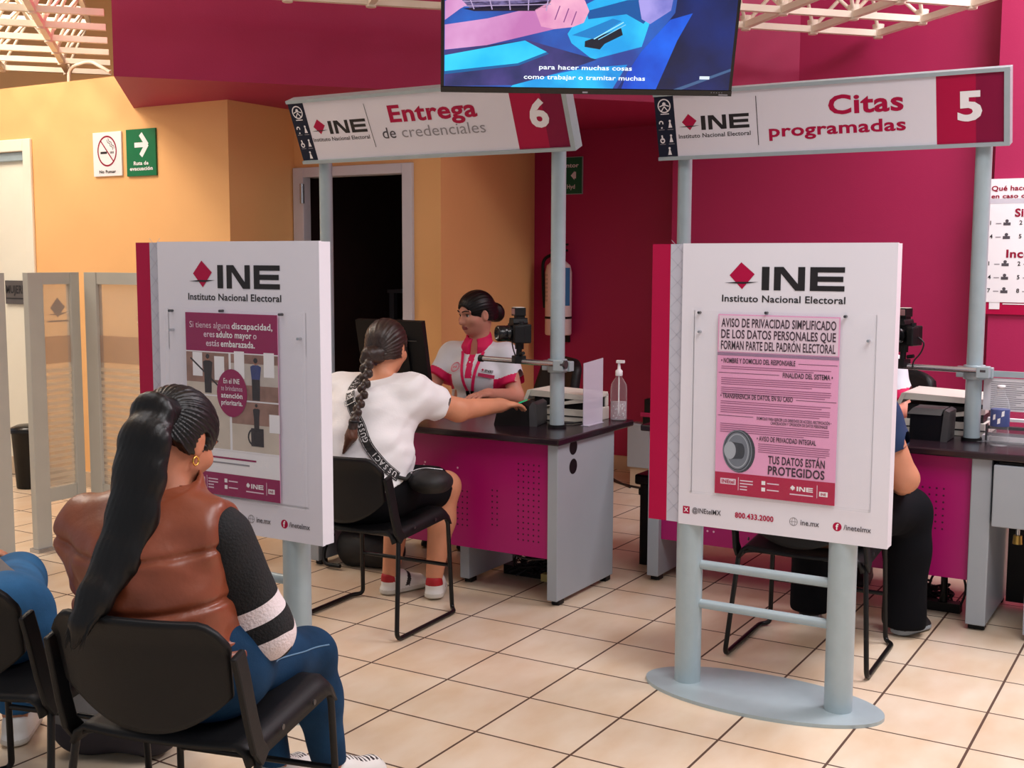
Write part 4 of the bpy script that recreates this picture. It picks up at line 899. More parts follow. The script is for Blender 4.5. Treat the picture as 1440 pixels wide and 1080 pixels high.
def docscan(label, x0, x1, y0, y1, top):
    t = thing('document_scanner', label, 'scanner', ((x0 + x1) / 2, (y0 + y1) / 2, dt), 0, 'document scanners on the counters')
    m = MB(); m.box((x0, y0, dt), (x1, y1, dt + .06), CREAMP); m.box((x0 - .002, y0 - .004, dt + .024), (x1 + .002, y0 + .002, dt + .03), BLACK); m.build('base', t, bevel=.008)
    m = MB(); m.prism([(x0 + .01, y0 + .01, dt + .06), (x1 - .01, y0 + .01, dt + .06), (x1 - .01, y0 + .02, dt + .125), (x0 + .01, y0 + .02, dt + .125)], (0, y1 - y0 - .03, 0), BLACK); m.build('paper_slot', t)
    m = MB(); m.prism([(x0 + .06, y0 - .012, dt + .062), (x1, y0 - .012, dt + .10), (x1, y0 - .012, dt + .125), (x0 + .10, y0 - .012, dt + .075)], (0, .09, 0), CREAMP); m.build('feed_tray', t, bevel=.004)
    m = MB(); m.prism([(x0 - .02, y0 - .015, top - .03), (x0 - .005, y0 - .015, top), (x1, y0 - .015, top - .012), (x1, y0 - .015, top - .035)], (0, y1 - y0, 0), CREAMP); m.prism([(x0 - .03, y0 - .02, top - .05), (x0 - .01, y0 - .02, top - .002), (x0 + .01, y0 - .02, top - .002), (x0 - .012, y0 - .02, top - .052)], (0, y1 - y0 - .02, 0), CREAMP); m.box((x0, y1 - .03, dt + .06), (x1, y1 - .005, top - .02), CREAMP); lab(m.build('lid', t, bevel=.005), 'raised cream lid')
    return t
docscan('cream document scanner with raised lid behind the post of counter 6', -2.815, -2.505, 4.85, 5.06, .885)
bt = thing('sanitizer_bottle', 'clear pump bottle of gel at the right corner of counter 6', 'bottle', (-2.452, 5.015, dt))
PUMPW = mat('pump_white_plastic', (240, 236, 240), .35); GEL = glass('clear_gel', (226, 226, 232), .28, .15, .5)
bx_ = (-2.438, 5.025, dt)
MB().lathe(bx_, [(0, 0), (.036, 0), (.039, .006), (.039, .15), (.036, .172), (.022, .196), (.015, .204), (.015, .214)], CLEAR, n=32).build('bottle_body', bt)
m = MB(); m.lathe(bx_, [(0, .004), (.034, .004), (.036, .01), (.036, .09), (0, .09)], GEL, n=28)
rn = random.Random(5)
for i in range(40): a = rn.random() * 6.28; r = .03 * math.sqrt(rn.random()); c = V(bx_[0] + r * math.cos(a), bx_[1] + r * math.sin(a), dt + .012 + rn.random() * .07); m.lathe(c, [(0, -.003), (.0026, 0), (0, .003)], WHITE, n=6)
m.build('gel', bt)
m = MB(); m.lathe(bx_, [(0, .212), (.017, .212), (.017, .236), (.008, .244), (.006, .268), (.006, .276), (0, .276)], PUMPW, n=20); m.box((bx_[0] - .012, bx_[1] - .01, dt + .272), (bx_[0] + .026, bx_[1] + .01, dt + .286), PUMPW); m.cyl((bx_[0], bx_[1], dt + .03), (bx_[0], bx_[1], dt + .21), .0035, PUMPW, n=8); lab(m.build('pump', bt, bevel=.002), 'white pump head')
ho = thing('acrylic_shield', 'milky upright acrylic sheet near the right end of counter 6', 'acrylic sheet', (-2.48, 4.84, dt))
m = MB(); m.prism([(-2.487, 4.755, dt + .003), (-2.47, 4.915, dt + .003), (-2.47, 4.915, 1.045), (-2.487, 4.755, 1.03)], (.003, 0, 0), FROST); m.build('sheet', ho)
m = MB(); m.box((-2.5, 4.76, dt), (-2.46, 4.915, dt + .003), FROST); m.build('base_flange', ho)
mo = thing('monitor', 'black computer monitor on counter 6 seen from behind the white T-shirt woman', 'monitor', (-3.74, 5.0, dt))
m = MB(); m.prism([(-3.96, 5.02, .855), (-3.528, 5.02, .855), (-3.528, 4.955, 1.178), (-3.96, 4.955, 1.178)], (0, .03, .006), BLACK); m.prism([(-3.86, 5.0, .9), (-3.63, 5.0, .9), (-3.63, 4.955, 1.1), (-3.86, 4.955, 1.1)], (0, .02, 0), BLACK); m.box((-3.66, 4.966, 1.075), (-3.57, 4.972, 1.079), DGREY); m.build('display', mo, bevel=.004)
m = MB(); m.cyl((-3.745, 5.03, dt + .01), (-3.745, 5.0, .95), .022, BLACK); m.box((-3.85, 4.94, dt), (-3.64, 5.085, dt + .012), BLACK); m.build('stand', mo, bevel=.003)
kb = MB(); kb.box((-3.5, 4.93, dt), (-3.12, 5.06, dt + .02), BLACK)
F = Face(kb, (-3.5, 4.93, dt + .02), (1, 0, 0), (0, 1, 0))
for i in range(15):
    for j in range(5): F.rect(.01 + i * .0242, .008 + j * .024, .03 + i * .0242, .028 + j * .024, DGREY, .002)
tag(kb.build('keyboard', bevel=.003), 'black keyboard on counter 6 in front of the clerk', 'keyboard')

# ---- under and behind counter 6
def office_chair(label, x, y, rot, arm):
    t = thing('office_chair', label, 'office chair', (x, y, 0), rot, 'office chairs behind the counters'); X = TM[t.name]
    m = MB(X); shell_grid(m, lambda u, v: ((u - .5) * .46 * (1 - .18 * v * v), -.24 + .05 * (2 * u - 1) ** 2 - .10 * v, .52 + .42 * v - .05 * abs(2 * u - 1) ** 3 * v), 14, 12, .05, BLACK); m.build('backrest', t)
    m = MB(X); shell_grid(m, lambda u, v: ((u - .5) * .48, -.22 + .46 * v, .47 - .03 * v ** 4), 10, 10, .06, BLACK); m.build('seat', t)
    m = MB(X); m.cyl((0, 0, .1), (0, 0, .41), .028, BLACK); m.build('column', t)
    m = MB(X); m.tube([(0, -.1, .41), (0, -.3, .44), (0, -.31, .62)], .02, BLACK, fillet=.05); m.build('back_bar', t)
    for i in range(5):
        a = math.radians(72 * i + 20); e = V(.27 * math.cos(a), .27 * math.sin(a), .085); m = MB(X); m.tube([(0, 0, .12), e], .018, BLACK); sk_ = m.build('base_spoke', t)
        c = MB(X); c.cyl(e + V(-.012, 0, -.057), e + V(.012, 0, -.057), .028, BLACK, n=14); c.build('caster', sk_)
    if arm:
        for s_ in (-1, 1):
            m = MB(X); m.tube([(s_ * .22, .0, .42), (s_ * .28, .0, .45), (s_ * .28, .0, .67)], .018, BLACK, fillet=.04)
            m.prism([(s_ * .28 + q * .036, -.12 * w_, .668) for q, w_ in ((-1, 1), (1, 1), (1, -1), (-1, -1))], (0, 0, .03), BLACK); m.build('armrest', t, bevel=.008)
    return t
office_chair('black office chair behind the uniformed clerk at counter 6', -3.36, 5.66, math.radians(150), False)
office_chair('black office chair with armrests behind counter 5', -1.47, 5.98, math.radians(172), True)
s = SDF((-3.8, 4.3, -.02), (-3.3, 4.75, .3), .008); s.ell((-3.55, 4.52, .1), (.15, .12, .105), k=.03); s.ell((-3.45, 4.54, .08), (.09, .1, .08), k=.04); s.ell((-3.62, 4.5, .09), (.08, .08, .1), k=.03); s.cut((0, 0, .004), (0, 0, -1)); s.warp(folds(4, .006, 40))
bgp = thing('backpack', 'black backpack on the floor under the left end of counter 6', 'backpack', (-3.6, 4.52, 0))
s.build('bag_body', [mat('black_nylon', (18, 18, 20), .6, bump=.1)], bgp)
m = MB(); m.tube([(-3.68, 4.42, .16), (-3.72, 4.4, .1), (-3.7, 4.36, .02), (-3.6, 4.37, .02)], .01, BLACK, fillet=.05); m.tube([(-3.62, 4.45, .2), (-3.6, 4.43, .24), (-3.55, 4.46, .2)], .008, BLACK, fillet=.03); m.build('strap', bgp)
def cables(name, label, cx, cy, w, d, h, n, seed, extra=None):
    r = random.Random(seed); m = MB()
    for i in range(n):
        pts = [(cx + r.uniform(-w, w), cy + r.uniform(-d, d), r.uniform(.008, h)) for _ in range(6)]
        m.tube(pts, r.uniform(.003, .006), INK, fillet=.08, n=6, seg=4)
    if extra: extra(m)
    return tag(m.build(name), label, 'cables')
YEL = mat('pale_yellow_plug', (210, 196, 120), .5)
def ex6(m): m.box((-2.9, 4.74, 0), (-2.6, 4.80, .045), BLACK); m.box((-2.66, 4.68, .01), (-2.62, 4.72, .045), YEL); m.tube([(-2.9, 4.46, .24), (-2.86, 4.44, .2), (-2.75, 4.44, .21), (-2.6, 4.45, .17), (-2.5, 4.44, .19)], .005, INK, fillet=.05, n=8)
cables('cable_tangle', 'tangle of black cables and power strip on the floor under counter 6', -2.74, 4.77, .15, .07, .12, 16, 2, ex6)
def ex5(m):
    for x in (-1.02, -.93): m.tube([(x - .12, 5.3, .01), (x - .1, 5.22, .15), (x, 5.2, .24), (x + .06, 5.2, .12), (x + .02, 5.22, .01)], .005, INK, fillet=.1, n=8)
    m.box((-1.06, 5.2, 0), (-.9, 5.25, .04), BLACK); m.cyl((-.97, 5.22, .04), (-.97, 5.2, .26), .014, BLACK)
cables('cable_loops', 'black cable loops hanging to the floor under counter 5', -1.05, 5.3, .13, .08, .1, 10, 8, ex5)
wb = thing('waste_bin', 'tall black waste bin between counters 6 and 5', 'waste bin', (-2.36, 5.34, 0))
m = MB(); m.prism([(-2.425, 5.24, 0), (-2.29, 5.24, 0), (-2.29, 5.44, 0), (-2.425, 5.44, 0)], (0, 0, .43), BLACK); m.build('bucket', wb, bevel=.015)
m = MB(); m.box((-2.445, 5.225, .40), (-2.277, 5.455, .452), BLACKS); m.box((-2.46, 5.3, .33), (-2.435, 5.34, .37), BLACKS); m.build('rim', wb, bevel=.01)
lc = thing('low_cabinet', 'grey low cabinet against the magenta wall, seen between the counters', 'cabinet', (-3.2, 7.3, 0))
m = MB(); m.box((-3.355, 7.05, .13), (-2.9, 7.18, .42), GREYD); m.build('carcass', lc, bevel=.004)
m = MB(); m.box((-3.34, 7.07, 0), (-2.92, 7.17, .13), BASEB); m.build('plinth', lc)
pr_ = MB(); pr_.box((-3.25, 7.06, .42), (-2.95, 7.17, .47), BLACK); pr_.box((-3.27, 7.06, .47), (-2.95, 7.17, .5), MAGENTA); pr_.box((-3.24, 7.06, .5), (-2.95, 7.17, .59), BLACK)
tag(pr_.build('paper_tray', bevel=.004), 'stacked black paper trays on the low grey cabinet', 'tray')
cd = MB(); cd.tube([(-3.75, 7.4, .006), (-3.6, 7.25, .006), (-3.45, 7.1, .006), (-3.3, 7.02, .006), (-3.1, 6.98, .006)], .008, INK, fillet=.1, n=8); cd.tube([(-3.7, 7.45, .006), (-3.55, 7.22, .006), (-3.3, 6.99, .006)], .006, INK, fillet=.1, n=8)
tag(cd.build('floor_cable'), 'dark cable lying on the floor before the magenta wall', 'cable')

# ---- on counter 5
f5 = thing('fingerprint_scanner', 'black fingerprint scanner on counter 5 beside the post', 'scanner', (-1.06, 5.25, dt))
m = MB(); m.prism([(-1.13, 5.16, dt), (-1.0, 5.16, dt), (-1.0, 5.17, dt + .11), (-1.13, 5.17, dt + .11)], (0, .13, 0), BLACKS); m.prism([(-1.14, 5.15, dt + .11), (-1.0, 5.15, dt + .11), (-.995, 5.17, dt + .135), (-1.12, 5.18, dt + .135)], (0, .12, 0), DGREY); m.build('body', f5, bevel=.005)
m = MB(); m.prism([(-1.0, 5.15, dt), (-.972, 5.15, dt), (-.968, 5.155, dt + .125), (-.99, 5.155, dt + .135)], (0, .15, 0), DGREY); m.build('side_cheek', f5, bevel=.004)
docscan('cream document scanner with raised lid on counter 5', -1.2, -.86, 5.37, 5.68, .92)
dv = thing('acrylic_divider', 'clear acrylic holder with printed sheets at the right end of counter 5', 'document holder', (-.66, 5.3, dt))
PAP = mat('printed_paper', (236, 232, 236), .6)
m = MB(); m.box((-.866, 5.283, dt), (-.45, 5.286, 1.035), ACRYL); m.box((-.866, 5.22, dt), (-.45, 5.283, dt + .003), ACRYL); m.box((-.866, 5.28, 1.015), (-.45, 5.29, 1.04), GREY); m.build('acrylic_plate', dv)
m = MB(); m.box((-.86, 5.289, dt + .13), (-.45, 5.291, 1.01), PAP); F = Face(m, (-.86, 5.289, dt), (1, 0, 0), (0, 0, 1))
for i in range(14): F.rect(.03, .25 - i * .0085, .19 - (i % 4) * .02, .253 - i * .0085, GREYT, .0008)
F.rect(.21, .17, .25, .235, DGREY, .0008); m.build('printed_sheet', dv)
m = MB()
for i, z in enumerate((.02, .05, .085)): m.box((-.84, 5.30, dt + z), (-.45, 5.33, dt + z + .012), (GREYT, DGREY, PAP)[i])
m.box((-.86, 5.294, dt), (-.45, 5.35, dt + .02), PAP); m.box((-.845, 5.284, dt), (-.838, 5.32, dt + .07), DGREY); m.build('paper_stack', dv)
wbt = thing('water_bottle', 'clear plastic water bottle with a blue label on counter 5', 'bottle', (-.772, 5.172, dt))
c = (-.772, 5.172, dt); BLUEL = mat('bottle_blue_label', (72, 84, 140), .4)
MB().lathe(c, [(0, .002), (.03, 0), (.037, .008), (.037, .06), (.034, .07), (.037, .08), (.037, .16), (.030, .19), (.016, .215), (.0145, .238)], CLEAR, n=28).build('bottle_body', wbt)
m = MB(); m.lathe(c, [(.0375, .082), (.0378, .084), (.0378, .15), (.0375, .152)], BLUEL, n=28)
for a0, z in ((-2.2, .12), (-1.7, .105), (-1.3, .135)):
    m.add([(c[0] + .0384 * math.cos(a), c[1] + .0384 * math.sin(a), dt + zz) for a, zz in ((a0, z - .012), (a0 + .3, z - .008), (a0 + .32, z + .014), (a0 + .05, z + .01))], [(0, 1, 2, 3)], WHITE, True)
lab(m.build('label', wbt), 'blue wrap label')
MB().lathe(c, [(0, .24), (.016, .236), (.016, .25), (0, .252)], PUMPW, n=18).build('cap', wbt)

# ---- grey tote bag on the floor by the left chair
s = SDF((-3.1, 2.1, -.02), (-2.5, 2.6, .5), .01); s.cone((-2.93, 2.32, .1), (-2.73, 2.40, .1), .1, .1, k=.03); s.cone((-2.90, 2.34, .12), (-2.88, 2.35, .33), .10, .075, k=.05); s.cone((-2.75, 2.40, .12), (-2.76, 2.40, .34), .10, .075, k=.05); s.cone((-2.88, 2.35, .34), (-2.76, 2.40, .36), .07, .07, k=.05); s.cut((0, 0, .004), (0, 0, -1)); s.warp(folds(9, .008, 28))
tote = thing('tote_bag', 'slouchy grey bag with dark bottom on the floor by the left chair', 'bag', (-2.83, 2.36, 0))
GBAG = mat('grey_bag_cloth', (112, 108, 106), .7, noise=.1, bump=.1); DBAG = mat('dark_bag_cloth', (40, 36, 46), .7, noise=.1)
s.build('bag_body', [GBAG, DBAG], tote, pick=lambda c: (c[:, 2] < .13 + .02 * np.sin(c[:, 0] * 20)).astype(int))
m = MB(); m.tube([(-2.88, 2.33, .4), (-2.88, 2.32, .44), (-2.78, 2.37, .45), (-2.75, 2.39, .4)], .008, DBAG, fillet=.04, n=8); m.build('strap', tote)
# ================================================================== people
def skin_mat(name, rgb): 
    m = mat(name, rgb, .5, noise=.07, nscale=9, bump=.04, bscale=220)
    b = m.node_tree.nodes['Principled BSDF']; b.inputs['Subsurface Weight'].default_value = .12; b.inputs['Subsurface Radius'].default_value = (.012, .005, .003); b.inputs['Subsurface Scale'].default_value = .5
    return m
SKIN_A = skin_mat('warm_brown_skin', (186, 118, 88)); SKIN_B = skin_mat('light_brown_skin', (214, 146, 112)); SKIN_C = skin_mat('rosy_brown_skin', (212, 150, 128)); SKIN_D = skin_mat('tan_skin', (198, 134, 104))
LIP = mat('lip', (160, 78, 78), .4); EYEW = mat('eye_white', (226, 220, 214), .2, noise=0); IRIS = mat('iris', (36, 22, 16), .15, noise=0); BROW = mat('eyebrow_hair', (34, 24, 22), .7)
HAIR_K = mat('black_hair', (10, 8, 9), .38, noise=.5, nscale=14, bump=.06, bscale=120, stretch=(3, 3, .35), spec=.35); HAIR_B = mat('dark_brown_hair', (44, 28, 22), .4, noise=.45, nscale=16, bump=.08, bscale=120, stretch=(3, 3, .5)); HAIR_T = mat('brown_hair_tip', (92, 56, 40), .45, noise=.3)
LEATH = mat('brown_leather', (132, 66, 42), .36, noise=.22, nscale=5, bump=.10, bscale=45); KNITK = mat('black_knit', (16, 15, 18), .85, noise=.2, nscale=60, bump=.3, bscale=180); KNITW = mat('white_knit', (226, 212, 214), .85, noise=.06, nscale=60, bump=.4, bscale=160)
JEANS = mat('blue_denim', (22, 54, 84), .8, noise=.35, nscale=7, bump=.15, bscale=260, spec=.15); JEANSL = mat('light_blue_denim', (44, 92, 134), .8, noise=.3, nscale=7, bump=.15, bscale=260, spec=.15); SEAM = mat('denim_stitch', (96, 130, 160), .8)
TEEW = mat('white_cotton', (240, 238, 240), .8, noise=.02, bump=.06, bscale=120); SHORT = mat('black_cotton', (14, 14, 18), .85, noise=.15, bump=.08, spec=.15); POLO = mat('white_polo_cotton', (226, 230, 240), .75, noise=.03, bump=.06, bscale=150); POLOP = mat('pink_polo_trim', (222, 10, 92), .7, noise=.05); POLOD = mat('dark_pink_trim', (168, 8, 72), .7, noise=.05)
NAVYT = mat('navy_cotton', (16, 44, 84), .8, noise=.1, bump=.06); BLKTR = mat('black_trousers', (9, 10, 16), .85, noise=.15, spec=.15); SHOEW = mat('white_sneaker', (236, 232, 228), .5, noise=.04); RED = mat('red_heel_tab', (176, 20, 34), .6); SOLE = mat('rubber_sole', (214, 208, 198), .6); SHOEK = mat('dark_sandal', (30, 26, 30), .6); GOLD = mat('gold', (226, 180, 90), .25, .9)
GCOAT = mat('grey_sweater', (104, 100, 98), .8, noise=.1, bump=.1)

def unit(v): v = Vector(v); return v.normalized()
def head_prims(c, R, k=1.):
    r, f, u = R; P = lambda a, b, d: tuple(c + (r * a + f * b + u * d) * k)
    E = [(P(0, -.006, .03), (.074, .094, .082)), (P(0, .022, -.035), (.058, .068, .072)), (P(0, .05, -.082), (.03, .034, .026)), (P(0, .0, -.03), (.064, .074, .07))]
    out = [('head', 'e', p, tuple(q * k for q in rr), R, .03) for p, rr in E]
    out += [('head', 'c', P(0, .086, .004), P(0, .106, -.032), .0085 * k, .0125 * k, .012, None), ('head', 'c', P(-.012, .094, -.036), P(.012, .094, -.036), .009 * k, .009 * k, .01, None)]
    for s in (-1, 1):
        out += [('head', 'c', P(s * .012, .088, .022), P(s * .05, .074, .024), .011 * k, .009 * k, .016, None), ('head', 'e', P(s * .042, .058, -.026), (.026 * k, .028 * k, .022 * k), R, .025)]
        out += [('head', 's', P(s * .033, .096, .004), (.017 * k, .014 * k, .011 * k), R, .012)]
        out += [('head', 'e', P(s * .076, -.008, -.008), (.009 * k, .02 * k, .032 * k), R, .008), ('head', 's', P(s * .087, .0, -.008), (.008 * k, .011 * k, .019 * k), R, .006)]
    out += [('head', 'e', P(0, .087, -.058), (.024 * k, .012 * k, .007 * k), R, .006), ('head', 'e', P(0, .085, -.069), (.021 * k, .012 * k, .008 * k), R, .006)]
    return out
def figure(J, q):
    """list of the body's volumes; J joints, q girths"""
    lat = J['lat']; o = []
    def c(tag_, a, b, ra, rb, k=.03, flat=None): o.append((tag_, 'c', tuple(a), tuple(b), ra, rb, k, flat))
    t = q.get('torso', 1.)
    c('torso', J['pel'], J['wai'], .118 * t, .106 * t, .04, (lat, q.get('hipw', 1.35))); c('torso', J['wai'], J['che'], .106 * t, .112 * t, .04, (lat, q.get('waiw', 1.3)))
    c('torso', J['che'], J['nek'] * .75 + J['che'] * .25, .108 * t, .06, .04, (lat, 1.25)); c('torso', J['shL'], J['shR'], q.get('sh', .055), q.get('sh', .055), .04)
    if 'bust' in q: o.append(('torso', 'e', tuple(J['che'] + J['fwd'] * .075 - V(0, 0, .03)), (.12, .075, .075), (lat, J['fwd'], V(0, 0, 1)), .04))
    c('hips', J['hipL'], J['hipR'], q.get('hip', .105), q.get('hip', .105), .05)
    R = J['R']; c('neck', J['nek'], J['hed'] - R[2] * .06 - R[1] * .025, .056, .05, .03)
    o += head_prims(J['hed'], R)
    for s in 'LR':
        a = q.get('arm', 1.); g = q.get('leg', 1.)
        c('uarm' + s, J['sh' + s], J['el' + s], .052 * a, .041 * a); c('farm' + s, J['el' + s], J['wr' + s], .041 * a, .027 * a, .025)
        c('thigh' + s, J['hip' + s], J['kn' + s], .086 * g, .060 * g, .04); c('calf' + s, J['kn' + s], J['kn' + s] * .62 + J['an' + s] * .38, .056 * g, .055 * g, .03); c('calf' + s, J['kn' + s] * .62 + J['an' + s] * .38, J['an' + s], .055 * g, .036 * g, .03)
        c('foot' + s, J['an' + s] - V(0, 0, .04), J['an' + s].lerp(J['to' + s], .75) - V(0, 0, .018), .03, .017, .02)
        if 'hand' + s in J: o += hand_prims(J['wr' + s], *J['hand' + s])
    return o
def hand_prims(w, f, n, th, curl=.5, tag_='hand'):
    """w wrist, f along the hand, n out of the palm, th towards the thumb; curl bends the fingers to the palm side"""
    f = unit(f); n = unit(n); n = (n - f * f.dot(n)).normalized(); th = unit(th); th = (th - f * f.dot(th) - n * n.dot(th)).normalized(); o = []
    def c(a, b, ra, rb, k=.008): o.append((tag_, 'c', tuple(a), tuple(b), ra, rb, k, None))
    c(w, w + f * .03, .024, .026, .02); o.append((tag_, 'e', tuple(w + f * .05), (.041, .046, .0155), (th, f, n), .015))
    for i, (l, sp) in enumerate(((.072, .12), (.080, .04), (.074, -.04), (.058, -.13))):
        p = w + f * (.086 - .004 * abs(i - 1)) + th * (.029 - .0195 * i); d = (f + th * sp).normalized(); a = 0
        c(p - d * .02, p, .010, .0095, .01)
        for j, part in enumerate((.45, .31, .24)):
            a += curl * (.55, .75, .45)[j]; e = d * math.cos(a) + n * math.sin(a); q_ = p + e * l * part; c(p, q_, .0092 - .0008 * j, .0086 - .0008 * j, .004); p = q_
    p = w + f * .028 + th * .03; d = (f * .62 + th * .72 + n * .2).normalized(); q_ = p + d * .035; c(w + f * .015 + th * .012, p, .018, .014, .015); c(p, q_, .0125, .0105, .006); d2 = (f * .9 + th * .25 + n * .35 * curl).normalized(); c(q_, q_ + d2 * .03, .0105, .009, .004)
    return o
def apply(s, prims, tags, off=0., kk=None):
    for p in prims:
        if tags is not None and not any(p[0].startswith(t) for t in tags): continue
        if p[1] == 'c': s.cone(p[2], p[3], p[4] + off, p[5] + off, kk or p[6], p[7])
        else: s.ell(p[2], [v + off for v in p[3]], p[4], kk or p[5], 'u' if p[1] == 'e' else 's')
    return s
def bounds(prims, tags, pad):
    lo = np.full(3, 9e9); hi = -lo
    for p in prims:
        if tags is not None and not any(p[0].startswith(t) for t in tags): continue
        if p[1] == 'c':
            m = max(p[4], p[5]) * (p[7][1] if p[7] else 1)
            for e in (p[2], p[3]): lo = np.minimum(lo, np.array(e) - m); hi = np.maximum(hi, np.array(e) + m)
        else: m = max(p[3]); lo = np.minimum(lo, np.array(p[2]) - m); hi = np.maximum(hi, np.array(p[2]) + m)
    return lo - pad, hi + pad
def cloth(prims, tags, off, h=.006, pad=.05, kk=.045):
    lo, hi = bounds(prims, tags, pad); s = SDF(lo, hi, h); return apply(s, prims, tags, off, kk)
def body_of(prims, par, skin, h=.005, lips=None, name='body'):
    lo, hi = bounds(prims, None, .03); s = SDF(lo, hi, h); apply(s, prims, None, 0.); s.cut((0, 0, .006), (0, 0, -1)) if lo[2] < .03 else None
    return s.build(name, [skin, LIP], par, lips)
def lip_pick(c, R):
    r, f, u = [np.array(v) for v in R]; c = np.array(c)
    def fn(p):
        q = p - c; a, b, d = q @ r, q @ f, q @ u
        return ((np.abs(a) < .024) & (b > .078) & (np.abs(d + .0635) < .0125 - .2 * np.abs(a))).astype(int)
    return fn
def eyes(c, R, par):
    r, f, u = R
    for s in (-1, 1):
        e = c + r * (s * .032) + f * .0725 + u * .003; m = MB(); RR = .0125
        for z0, z1, mt in ((0, 5, EYEW), (5, 8, EYEW), (8, 10, IRIS)):
            pf = [(max(RR * math.sin(i * math.pi / 10), 1e-5), -RR * math.cos(i * math.pi / 10)) for i in range(z0, z1 + 1)]
            m.add([e + (r * math.cos(t) + u * math.sin(t)) * a_ + f * h_ for a_, h_ in pf for t in [j * math.pi / 8 for j in range(16)]], [(i * 16 + j, i * 16 + (j + 1) % 16, (i + 1) * 16 + (j + 1) % 16, (i + 1) * 16 + j) for i in range(len(pf) - 1) for j in range(16)], mt, True)
        m.build('eye', par)
        m = MB(); m.tube([e + f * .009 + u * .006 - r * (s * .013), e + f * .0135 + u * .0075, e + f * .008 + u * .005 + r * (s * .013)], .0022, BROW, fillet=.008, n=6); m.build('eyelashes', par)
        m = MB(); m.tube([c + r * (s * .013) + f * .098 + u * .025, c + r * (s * .034) + f * .095 + u * .032, c + r * (s * .055) + f * .079 + u * .027], .0034, BROW, fillet=.012, n=8); m.build('eyebrow', par)
def hair_cap(c, R, par, m, tie, grow=.011, h=.004, face=True, nape=-.055, groove=44, amp=.0014, extra=None):
    r, f, u = R; P = lambda a, b, d: tuple(c + r * a + f * b + u * d)
    s = SDF(np.array(c) - .2, np.array(c) + .2, h)
    s.ell(P(0, -.008, .032), (.074 + grow, .096 + grow, .084 + grow), R, 0); s.ell(P(0, -.035, -.03), (.066 + grow, .066 + grow, .07), R, .03)
    s.ell(P(0, .118, -.045), (.082, .078, .108), R, .012, 's')
    for sg in (-1, 1): s.ell(P(sg * .092, .0, -.012), (.03, .022, .034), R, .008, 's'); s.ell(P(sg * .08, .05, -.06), (.04, .05, .05), R, .01, 's')
    s.cut(P(0, -.05, nape), tuple(-u - f * .35)); s.cut(P(0, .02, -.03), tuple(-u * .9 + f * .2))
    if extra: extra(s, P)
    t = np.array(unit(Vector(tie) - c)); e1 = np.array(unit(Vector(t).orthogonal())); e2 = np.cross(t, e1); cc = np.array(c)
    def fn(X, Y, Z):
        x, y, z = X - cc[0], Y - cc[1], Z - cc[2]; a = np.arctan2(x * e1[0] + y * e1[1] + z * e1[2], x * e2[0] + y * e2[1] + z * e2[2])
        return amp * (np.sin(groove * a) + .6 * np.sin(groove * 1.7 * a + 1.3))
    s.warp(fn); return s.build('hair', [m], par, relax=1)
def shoe(par, an, to, m, sole, heel=None, name='shoe', h=.005, pitch=None):
    """low shoe from heel to toe"""
    a = Vector(an); b = Vector(to); d = V(b.x - a.x, b.y - a.y, 0).normalized(); L_ = (V(b.x, b.y, 0) - V(a.x, a.y, 0)).length; z0 = a.z; hl = V(a.x, a.y, z0) - d * .04; te = hl + d * (L_ + .09); sd = V(-d.y, d.x, 0)
    s = SDF(np.minimum(hl, te) - .07, np.maximum(hl, te) + V(.07, .07, .16), h)
    s.cone(hl + d * .035 + V(0, 0, .03), te - d * .05 + V(0, 0, .022), .038, .036, .02, (sd, 1.05)); s.cone(hl + d * .03 + V(0, 0, .075), hl + d * .09 + V(0, 0, .06), .036, .033, .03); s.cone(hl + d * .09 + V(0, 0, .06), te - d * .06 + V(0, 0, .025), .034, .03, .03)
    s.cone(hl + d * .028 + V(0, 0, .012), te - d * .045 + V(0, 0, .010), .043, .044, 0, (sd, 1.02)); s.cut((0, 0, z0 + .002), (0, 0, -1)); s.cut(tuple(hl + d * .03 + V(0, 0, .098)), tuple(V(0, 0, 1) - d * .15))
    H_ = np.array(hl); D = np.array(d); S = np.array(sd)
    def pick(p):
        q = p - H_; a_ = q @ D; z = q[:, 2]; k = np.zeros(len(p), int); k[z < .022] = 1
        if heel: k[(z > .058) & (a_ < .035)] = 2; k[(z > .03) & (np.abs(a_ - .1 - (z - .03) * .4) < .012)] = 3
        else: k[(z > .03) & (a_ > .09) & (np.abs(np.sin(a_ * 190)) > .75) & (np.abs(q @ S) < .024)] = 3
        return k
    return s.build(name, [m, sole, RED if heel else m, INK], par, pick)
def frame(O, rot):
    r = V(math.cos(rot), math.sin(rot), 0); f = V(-math.sin(rot), math.cos(rot), 0); O = Vector(O)
    return lambda a, b, z: V(O.x, O.y, 0) + r * a + f * b + V(0, 0, z), r, f
def head_frame(heading, down, roll=0.):
    h = math.radians(heading); f = V(math.sin(h), math.cos(h), 0); r = V(math.cos(h), -math.sin(h), 0); d = math.radians(down); F_ = f * math.cos(d) - V(0, 0, 1) * math.sin(d); u = r.cross(F_)
    if roll: q = math.radians(roll); r, u = r * math.cos(q) + u * math.sin(q), u * math.cos(q) - r * math.sin(q)
    return (r, F_, u)
def person(label, loc): return thing('person', label, 'person', loc)
from mathutils.bvhtree import BVHTree
def bvh_of(o):
    mw = TM[o.name]; return BVHTree.FromPolygons([mw @ v.co for v in o.data.vertices], [tuple(p.vertices) for p in o.data.polygons])

